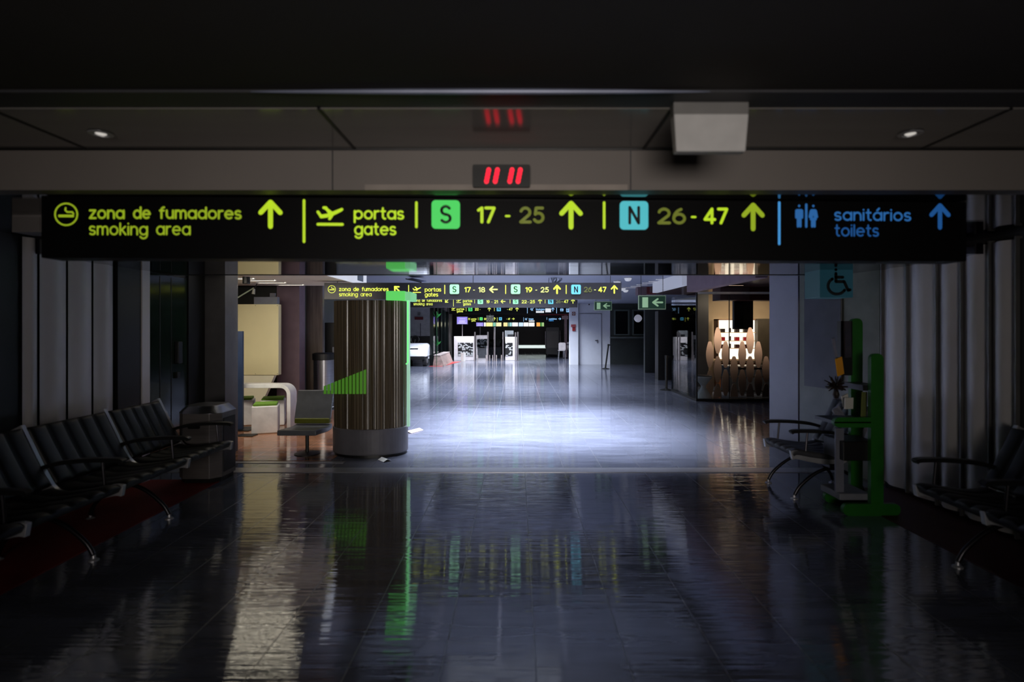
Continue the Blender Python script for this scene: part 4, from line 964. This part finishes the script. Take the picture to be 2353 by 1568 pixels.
# loose cables and a tilted panel in the ceiling
mb = MB(); Yc = 11.9
for i in range(7):
    x0 = X(1262 + i * 3, Yc); pts = [(x0 + .03 * math.sin(i * 2.1), Yc, 2.76), (x0 + .06 * math.sin(i), Yc - .05, 2.62 - .02 * (i % 3)), (x0 + .13 + .04 * math.cos(i * 1.7), Yc + .04, 2.70), (x0 + .10, Yc, 2.765)]
    mb.tube(bez(pts, 5), .008, 5)
tag(mb.build('hanging_cord_bundle', mat('pale_cable', rgb(150, 156, 160), .5)), 'loose bundle of pale cables dangling from the hall ceiling', 'cables')
Yc = 11.6
t = thing('loose_ceiling_tile', 'tilted loose ceiling panel above the green kiosk cap', 'ceiling panel', (X(957, Yc), Yc, 2.66))
o = MB().box(-.16, .16, -.3, .3, 0, .015).build('tile', mat('loose_tile', rgb(188, 194, 210), .5), t); o.rotation_euler = (.12, .22, 0)
o = MB().box(-.17, .17, -.31, -.30, 0, .02).build('edge', DARKGREY, t); o.rotation_euler = (.12, .22, 0)

# ================================================================== column and service door
YCOL = 24.4
struct('wall_column', MB().box(X(1310, YCOL), X(1329, YCOL), YCOL, YCOL + .5, 0, 2.75), PLASTER, 'white column with fire alarm beside the service door', 'wall')
struct('wall_service', MB().box(X(1330, 24.6), X(1402, 24.6), 24.6, 24.9, 0, 2.75), PLASTER, 'pale wall around the service door', 'wall')
YDR = 24.6
k = struct('door_2', MB().box(X(1332, YDR), X(1381, YDR), YDR - .03, YDR - .001, .0, Z(722, YDR)), mat('pale_door', rgb(214, 217, 226), .6, var=.03), 'pale grey service door', 'door')
MB().box(X(1367, YDR), X(1373, YDR), YDR - .09, YDR - .06, Z(783.5, YDR), Z(782, YDR)).build('door_handle', DARKGREY, k)
MB().box(X(1371.6, YDR), X(1373.4, YDR), YDR - .06, YDR - .031, Z(789, YDR), Z(781, YDR)).build('handle_plate', mat('plate', rgb(120, 122, 128), .4), k)
f = MB().box(X(1381, YDR), X(1382, YDR), YDR - .04, YDR - .001, 0, Z(720, YDR)).box(X(1331, YDR), X(1382, YDR), YDR - .04, YDR - .001, Z(721.5, YDR), Z(720.5, YDR))
f.build('door_frame', mat('door_frame', rgb(120, 124, 136), .5), k)
t = thing('camera', 'tiny dark camera high on the pale service wall', 'camera', (X(1353.5, 24.6), 24.595, Z(700, 24.6)))
MB().tube([(0, 0, 0), (0, -.05, 0)], .03, 10).build('body', BLACK, t); MB().box(-.02, .02, -.01, .004, -.03, .03).build('mount', BLACK, t)
YA_ = YCOL - .001
t = thing('fire_alarm', 'red fire alarm unit on the white column', 'fire alarm', (X(1318, YA_), YA_, Z(762, YA_)))
k_ = YA_ / F
MB().box(-3 * k_, 4 * k_, -.06, .012, 1 * k_, 9 * k_).build('call_box', RED, t, bevel=.006)
MB().box(-6 * k_, 5 * k_, -.04, 0, 10 * k_, 16 * k_).build('sounder', mat('red_sounder', rgb(160, 70, 74), .5), t, bevel=.006)
t = thing('fire_notice', 'small square red and white fire notice on the white column', 'notice', (X(1318.3, YA_), YA_, Z(725.5, YA_)))
MB().box(-4 * k_, 4 * k_, -.012, .012, 0, 8.6 * k_).build('plate', mat('maroon_plate', rgb(120, 60, 60), .5), t)
pen(MB(), [ring(0, 4.3 * k_, 2 * k_)], .7 * k_, -.014).build('symbol', PAPER, t)

# ================================================================== far left: cart, wall, glass fins, planter
struct('wall_far_left', MB().box(X(900, 26.5), X(990, 26.5), 26.5, 26.8, 0, 2.75), mat('dim_plaster', rgb(190, 190, 190), .7), 'dim plaster wall behind the white cart', 'wall')
FIN = mat('dark_glass_fin', rgb(16, 20, 20), .12)
for i, (xa, xb, tp, Y) in enumerate(((988, 996, 702, 24.0), (999, 1004.5, 706, 25.0), (1007, 1013, 709, 26.0), (1016, 1021.5, 713, 27.0), (1024, 1029.5, 717, 28.0))):
    tag(MB().box(X(xa, Y), X(xb, Y), Y, Y + .5, 0, Z(tp, Y)).build('wall_glass_fin', FIN), 'dark glass fin beside the gate', 'wall panel', None, 'structure')
struct('wall_gate_side', MB().box(X(1031, 29), X(1037, 29), 28.6, 29.4, 0, 2.75), mat('gate_pillar', rgb(96, 90, 86), .4), 'grey pillar at the gate', 'wall')
struct('trim_28', MB().box(X(991, 23.9), X(1031, 29), 28.2, 28.4, Z(716, 28.2), 2.75), mat('pale_lintel', rgb(150, 138, 136), .6), 'pale lintel over the glass fins', 'fascia')
t = thing('planter', 'low sloped stone planter wall before the glass fins', 'planter', (X(1003, 23.4) , 23.4, 0))
MB().prism([(.34, 0), (.16, .46), (-.10, .46), (-.16, 0)], 0, 3.2, 'y').build('wall', mat('stone_planter', rgb(128, 108, 100), .6, var=.35, scale=8), t)
MB().box(-.12, .18, -.02, 3.22, .46, .49).build('coping', mat('stone_coping', rgb(170, 156, 150), .5), t)
t = thing('reflection_plant', 'plant-shaped stand-in for green reflections in the dark glass fins', 'plant', (X(1003, 23.15), 23.15, 0))
MB().tube([(0, 0, 0), (.02, 0, 1.0), (0, .02, Z(716, 23.15))], .012, 6).build('stem', mat('reflection_dark_green', rgb(24, 60, 30), .5), t)  # plant shape added for green reflections in the glass fins
for py in (724, 788):
    for i in range(5):
        a_ = i * 1.26; hz = Z(py + 8, 23.15)
        m_ = MB().add([(0, 0, hz), (.12 * math.cos(a_) + .03, .05 * math.sin(a_), hz + .12), (.2 * math.cos(a_), .06 * math.sin(a_), hz + .22 + .03 * i), (.10 * math.cos(a_) - .03, .05 * math.sin(a_) + .03, hz + .16)], [(0, 1, 2, 3)])
        m_.build('leaf', mat('reflection_green', rgb(30, 90, 40), .4), t)
struct('trim_29', MB().add([(X(985, 23.3), 23.3, -.01), (X(1040, 26.6), 26.6, -.01), (X(1050, 26.6), 26.6, -.01), (X(1000, 23.3) + .3, 23.3, -.01), (X(985, 23.3), 23.3, .004), (X(1040, 26.6), 26.6, .004), (X(1060, 26.6), 26.6, .004), (X(1000, 23.3) + .3, 23.3, .004)], [(0,3,2,1),(4,5,6,7),(0,1,5,4),(1,2,6,5),(2,3,7,6),(3,0,4,7)]), mat('far_red_floor', rgb(170, 50, 46), .4), 'red floor border before the gate', 'floor')
# white electric cart
YE = 23.2
t = thing('electric_cart', 'white electric passenger cart parked behind the slatted kiosk', 'cart', (X(947, YE), YE, 0))
CW = mat('cart_white', rgb(222, 224, 230), .3)
w2 = .62
prof = [(0, .42), (.06, .62), (.22, .78), (.55, .92), (.95, .98), (1.0, .55), (1.0, .42)]
bw = MB()
n = len(prof); xs = [-.62, -.5, .5, .62]
for j, xx in enumerate(xs):
    s_ = .9 if j in (0, 3) else 1.0
    bw.v += [(xx, p[0] + (0.10 if j in (0, 3) else 0), .42 + (p[1] - .42) * s_) for p in prof]
for j in range(3): bw.f += [(j * n + i, j * n + (i + 1) % n, (j + 1) * n + (i + 1) % n, (j + 1) * n + i) for i in range(n)]
bw.f += [tuple(range(n - 1, -1, -1)), tuple(range(3 * n, 4 * n))]
bw.build('front_cowl', CW, t, bevel=.03)
MB().box(-.56, .56, -.06, .1, .30, .44).build('bumper', BLACK, t, bevel=.03)
MB().box(-.35, .22, .155, .2, .735, .775).build('grille_slot', BLACK, t).rotation_euler = (0, 0, 0)
MB().box(-.60, .60, .8, 2.6, .28, .46).build('chassis', CW, t, bevel=.03)
MB().box(-.56, .56, 1.35, 1.85, .46, .78).build('seat', NEARBLACK, t, bevel=.05)
MB().box(-.56, .56, 1.85, 2.0, .72, 1.28).build('seat_back', NEARBLACK, t, bevel=.06)
MB().tube([(-.1, 1.0, .9), (-.1, 1.2, 1.12)], .03, 8).build('steering_column', BLACK, t)
sw_ = MB(); sw_.tube([(-.1 + .18 * math.cos(a), 1.2 + .05 * math.sin(a), 1.13 + .17 * math.sin(a)) for a in [2 * PI * i / 20 for i in range(21)]], .018, 6, False); sw_.build('steering_wheel', BLACK, t)
for xx in (-.5, .5):
    for yy in (.32, 2.2):
        wb = MB().tube([(xx - .09, yy, .23), (xx - .08, yy, .23), (xx + .08, yy, .23), (xx + .09, yy, .23)], [.19, .23, .23, .19], 24); o = wb.build('wheel', mat('tyre', rgb(18, 18, 20), .7), t)
        MB().tube([(xx - .095, yy, .23), (xx + .095, yy, .23)], .11, 16).build('hub', mat('hub_grey', rgb(120, 120, 124), .4), o)
MB().tube([(.0, 2.0, 1.2), (0, 2.0, Z(742, YE))], .014, 6).build('flag_pole', BLACK, t)
YRR = 26.45
t = thing('fire_sign', 'red fire sign plate on the dim wall above the cart', 'notice', (X(962.5, YRR), YRR, Z(735, YRR)))
MB().box(-9.5 * YRR / F, 9.5 * YRR / F, -.01, .045, 0, 6.5 * YRR / F).build('plate', mat('dull_red_plate', rgb(110, 26, 32), .5), t)
MB().box(-3 * YRR / F, 3 * YRR / F, -.01, .045, 10 * YRR / F, 17 * YRR / F).build('upper_notice', mat('grey_notice', rgb(120, 120, 122), .5), t)

# ================================================================== gate area
YGC = 27.6
MOS = mat('mosaic_white', rgb(212, 212, 208), .5)
CNT = mat('counter_white', rgb(224, 214, 210), .5)
random.seed(3)
def gate_counter(label, xa, xb, ytop, ma, mb_, mtop, mbot, Y, ybase):
    t = thing('gate_counter', label, 'counter', (X((xa + xb) / 2, Y), Y, 0), 0, 'white gate counters')
    c = X((xa + xb) / 2, Y); zt = Z(ytop, Y)
    MB().box(X(xa, Y) - c, X(xb, Y) - c, 0, .55, 0, zt).build('body', CNT, t, bevel=.01)
    a, b, z0, z1 = X(ma, Y) - c, X(mb_, Y) - c, Z(mbot, Y), Z(mtop, Y)
    MB().box(a, b, -.012, .001, z0, z1).build('mosaic_field', BLACK, t)
    mm = MB(); rows = max(4, int((z1 - z0) / .055)); hh = (z1 - z0) / rows
    for r in range(rows):
        x = a + random.uniform(0, .05)
        while x < b - .04:
            l = random.uniform(.05, .2); x2 = min(x + l, b - .005)
            if random.random() < .62: mm.box(x, x2, -.02, -.012, z0 + hh * r + .012, z0 + hh * (r + 1) - .010)
            x = x2 + random.uniform(.02, .07)
    mm.build('mosaic_tiles', MOS, t)
    return t
gate_counter('white gate counter with black and white mosaic front behind the white bucket', 1043, 1088, 773.5, 1052.5, 1087, 788, 818, YGC, 828)
gate_counter('white gate counter set back behind the glass gates, mosaic only at its top', 1094, 1121, 771, 1096, 1120, 779, 800, YGC + 1.6, 826)
gate_counter('narrow white gate counter with mosaic on one side, nearest the open floor', 1161, 1187, 775, 1161, 1178, 788, 818, YGC, 828)
MB_ = MB().box(X(1160, YGC) - X(1174, YGC), X(1180, YGC) - X(1174, YGC), .05, .3, Z(775, YGC), Z(760, YGC))
t = thing('counter_monitor', 'grey monitor on the narrow gate counter', 'monitor', (X(1174, YGC), YGC, 0))
MB_.build('casing', mat('grey_monitor', rgb(96, 98, 98), .5), t); MB().box(X(1166, YGC) - X(1174, YGC), X(1180, YGC) - X(1174, YGC), .04, .05, Z(774, YGC), Z(769, YGC)).build('screen', BLACK, t)
YGP = YGC - .45
POSTM = mat('gate_post_steel', rgb(200, 190, 186), .28, .9)
pm = None
for px, ytop, lab in ((1091, 763, 'steel gate post beside the first counter'), (1121, 763, 'steel gate post before the set-back counter'), (1136.5, 752, 'tallest steel gate post in the middle'),
                      (1156, 763, 'steel gate post before the narrow counter'), (1184.5, 764, 'steel gate post at the narrow counter edge'), (1190, 763, 'outermost steel gate post towards the open floor')):
    t = thing('gate_post', lab, 'gate post', (X(px, YGP), YGP, 0), 0, 'steel posts of the boarding gates')
    MB().tube([(0, 0, .0), (0, 0, Z(ytop, YGP))], .035 if px != 1136.5 else .045, 10).build('post', POSTM, t)
    MB().lathe([(.048, 0), (.048, .015)], n=16).build('base_plate', POSTM, t)
GG = glass('gate_glass', (.34, .36, .38, 1), ior=1.45)
for xa, xb, lab in ((1097, 1118, 'wide dark glass gate leaf before the set-back counter'), (1124.5, 1133, 'narrow glass gate leaf beside the tall middle post'), (1140, 1153, 'greenish glass gate leaf before the narrow counter')):
    t = thing('gate_leaf', lab, 'glass gate', (X((xa + xb) / 2, YGP), YGP, 0), 0, 'glass leaves of the boarding gates')
    a = (xb - xa) / 2 * YGP / F
    MB().box(-a, a, -.008, .008, .14, Z(780, YGP)).build('pane', GG, t)
    for sx in (-a + .02, a - .02): MB().box(sx - .02, sx + .02, -.02, .02, 0.0, .30).build('clamp', POSTM, t)
# screens
SCR = G(150, 136, 232, .95)
def scr(label, xa, xb, ya, yb, Y, foot):
    t = thing('gate_screen', label, 'screen', (X((xa + xb) / 2, Y), Y, foot), 0, 'violet gate screens')
    a, h, z0 = (xb - xa) / 2 * Y / F, (yb - ya) * Y / F, Z(yb, Y) - foot
    MB().box(-a - .03, a + .03, .0, .06, z0 - .03, z0 + h + .03).build('casing', BLACK, t)
    MB().box(-a, a, -.004, 0, z0, z0 + h).build('screen', SCR, t)
    pen(MB(), [[(-a * .5, z0 + h * .72), (a * .6, z0 + h * .72)], [(-a * .6, z0 + h * .45), (a * .6, z0 + h * .45)], [(-a * .6, z0 + h * .3), (a * .5, z0 + h * .3)], [(-a * .8, z0 + h * .12), (a * .8, z0 + h * .12)]], h * .03, -.006).build('screen_lines', G(226, 220, 255, 1.0), t)
    MB().tube([(0, .08, 0), (0, .08, z0 + h * .5)], .03, 8).build('pole', POSTM, t)
scr('larger violet screen on a pole behind the first gate counter', 1050, 1074, 728.5, 745, YGC + .58, 0)
scr('smaller violet screen on a pole behind the set-back counter', 1094.5, 1111, 741, 750, YGC + 2.3, 0)
# 22A hanging plate
Y22 = 26.9
t = thing('gate_number_plate', 'dark hanging plate reading 22A', 'sign', (X(1126, Y22), Y22, Z(740, Y22)))
k_ = Y22 / F
MB().box(-8.5 * k_, 8.5 * k_, 0, .05, 0, 15 * k_).build('plate', mat('plate_black', rgb(26, 26, 22), .5), t)
st_, w_ = strokes_text('22A'); q_ = 7 * k_ / 1.44
pen(MB(), [[(p[0] * q_ * .95 - w_ * q_ * .475, 1.2 * k_ + p[1] * q_) for p in s_] for s_ in st_], .35 * k_, -.004).build('lettering', G(110, 110, 80, .9), t)
pen(MB(), [[(-1.2 * k_, 11 * k_), (-1.2 * k_, 13.2 * k_), (1.2 * k_, 13.2 * k_), (1.2 * k_, 11 * k_), (-1.2 * k_, 11 * k_)]], .3 * k_, -.004).build('seat_pictogram', G(110, 110, 80, .9), t)
MB().tube([(0, .025, 15 * k_), (0, .025, 2.75 - Z(740, Y22))], .012, 6).build('hanging_rod', BLACK, t)
# bucket
YBK = 1250 * 1.65 / (830 - 754)
t = thing('bucket', 'plain white bucket on the floor before the first gate counter', 'bucket', (X(1064.5, YBK - .4), YBK - .4, 0))
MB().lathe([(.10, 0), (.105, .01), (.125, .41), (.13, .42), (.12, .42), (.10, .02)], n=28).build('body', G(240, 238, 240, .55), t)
MB().lathe([(.132, .405), (.136, .412), (.136, .422), (.13, .424)], n=28).build('rim', WHITE, t)
# far end: dark wall, backlit band, bright floor line
struct('wall_far', MB().box(-9, 9, 36.63, 37.3, 0, 2.75), mat('far_dark_wall', rgb(24, 22, 22), .5), 'dark far wall of the gate lounge', 'wall')
band = [(1112, 1116, (250, 250, 250)), (1117, 1132, (235, 228, 150)), (1133, 1139, (120, 180, 160)), (1140, 1152, (226, 220, 170)), (1157, 1166, (232, 214, 150)), (1167, 1170, (110, 150, 140)), (1171, 1176, (150, 200, 200)), (1177, 1190, (252, 252, 255)), (1192, 1202, (190, 214, 240)), (1203, 1214, (250, 250, 250)), (1215, 1228, (252, 252, 252)), (1233, 1241, (230, 160, 80)), (1242, 1244, (60, 150, 70)), (1245, 1250, (150, 180, 120))]
for i, (xa, xb, c) in enumerate(band):
    Y = 36.6
    o = MB().box(X(xa, Y), X(xb, Y), Y, Y + .06, Z(750.3, Y), Z(741, Y)).build('backlit_panel', G(*c, 1.25))
    nth = ['first', 'second', 'third', 'fourth', 'fifth', 'sixth', 'seventh', 'eighth', 'ninth', 'tenth', 'eleventh', 'twelfth', 'thirteenth', 'fourteenth'][i]
    tag(o, '%s panel of the bright band over the far gate, counted from the violet screens' % nth, 'light panel', 'bright backlit band at the far end')
struct('window_10', MB().box(X(1190, 36.6), X(1254, 36.6), 36.58, 36.625, Z(800.5, 36.6), Z(793.5, 36.6)), glow('low_daylight', (.82, .95, .92, 1), .9, True), 'low bright window strip at the far end', 'window')
# black upright advertising unit
YV = 30.5
t = thing('advert_totem', 'tall black advertising unit on splayed feet near the white column', 'advert totem', (X(1270, YV), YV, 0))
k_ = YV / F
MB().prism(rrect(30 * k_, 63 * k_, .08, 5, 0, 38 * k_), 0, .14, 'y').build('body', BLACK, t, bevel=.01)
MB().box(-13 * k_, 13 * k_, -.006, 0, 22 * k_, 60 * k_).build('face', mat('totem_face', rgb(50, 44, 42), .4), t)
for sx in (-1, 1): MB().tube([(sx * 9 * k_, .07, 8 * k_), (sx * 15 * k_, -.10, .02)], .035, 8).build('foot', BLACK, t)
MB().tube([(17 * k_, .2, 62 * k_), (17.6 * k_, .2, 40 * k_), (21 * k_, .2, 18 * k_), (27 * k_, .2, 14 * k_)], .035, 8).build('side_tube', POSTM, t)
MB().tube([(-16.5 * k_, .05, 60 * k_), (-16.5 * k_, .05, 22 * k_)], .02, 8).build('edge_tube', POSTM, t)
# cafe table and chairs near the column
YCH = 29.8
t = thing('cafe_table', 'small dark round table behind the white column', 'table', (X(1295, YCH), YCH, 0))
MB().lathe([(.32, .72), (.32, .75)], n=24).build('top', DARKGREY, t); MB().tube([(0, 0, .02), (0, 0, .72)], .03, 8).build('leg', CHROME, t); MB().lathe([(.22, 0), (.22, .02)], n=20).build('base', DARKGREY, t)
def cafe_chair(lab, px, Y, rz):
    t = thing('cafe_chair', lab, 'chair', (X(px, Y), Y, 0), rz, 'pale chairs at the cafe table')
    MB().prism(rrect(.4, .4, .08, 4), .43, .46, 'z').build('seat', CNT, t)
    MB().prism(rrect(.38, .42, .08, 4, 0, .66), .17, .20, 'y').build('backrest', CNT, t)
    for sx, sy in ((-.16, -.16), (.16, -.16), (.16, .16), (-.16, .16)): MB().tube([(sx * .9, sy * .9, .44), (sx * 1.15, sy * 1.15, 0)], .013, 6).build('leg', CHROME, t)
cafe_chair('pale cafe chair between the black totem and the table', 1291, YCH - .62, PI)
cafe_chair('pale cafe chair on the column side of the table', 1305, YCH + .42, -.7)
struct('wall_far_pillar', MB().box(X(1297, 31), X(1303, 31), 31, 31.3, 0, 2.75), mat('pink_pillar', rgb(196, 164, 160), .6), 'pinkish pillar behind the cafe table', 'wall')
struct('trim_30', MB().box(X(1240, 30.9), X(1312, 30.9), 30.9, 31, Z(724.5, 30.9), Z(722.5, 30.9)), RED, 'thin red line under the far ceiling', 'fascia')
struct('trim_31', MB().box(X(1290, 30.9), X(1305.5, 30.9), 30.85, 30.95, Z(734, 30.9), Z(726, 30.9)), mat('pink_block', rgb(206, 170, 164), .6), 'pinkish block on the far pillar', 'fascia')

# ------------------------------------------------------------------ outer shell
struct('wall_outer_left', MB().box(-9.2, -9, 6.3, 44, 0, 2.75), DARKWALL, 'outer dark wall', 'wall')
struct('wall_outer_right', MB().box(9, 9.2, 6.3, 44, 0, 2.75), DARKWALL, 'outer dark wall', 'wall')

# ------------------------------------------------------------------ world, camera, colour
for o in list(S.objects):
    if o.parent is None and 'category' in o and 'kind' not in o: o['kind'] = 'thing'
w = bpy.data.worlds.new('world'); S.world = w; w.use_nodes = True
w.node_tree.nodes['Background'].inputs['Color'].default_value = (.5, .6, .8, 1); w.node_tree.nodes['Background'].inputs['Strength'].default_value = .002
cam = bpy.data.cameras.new('camera'); co = bpy.data.objects.new('camera', cam); COL.objects.link(co)
cam.sensor_width = 36.0; cam.lens = F / 2353 * 36
cam.shift_x = -(CX - 1176.5) / 2353; cam.shift_y = (HY - 784) / 2353
cam.clip_start = .05; cam.clip_end = 200
cam.dof.use_dof = True; cam.dof.focus_distance = 14; cam.dof.aperture_fstop = 1.25; cam.dof.aperture_blades = 9
co.location = (0, 0, EYE); co.rotation_euler = (PI / 2, 0, 0)
S.camera = co
S.view_settings.view_transform = 'Standard'; S.view_settings.look = 'None'; S.view_settings.exposure = 0.0; S.view_settings.gamma = 1.0
S.view_settings.use_curve_mapping = False
cy = S.cycles
cy.max_bounces = 6; cy.diffuse_bounces = 3; cy.glossy_bounces = 4; cy.transmission_bounces = 4; cy.transparent_max_bounces = 12
cy.sample_clamp_indirect = 4.0; cy.blur_glossy = .5; cy.caustics_reflective = False; cy.caustics_refractive = False
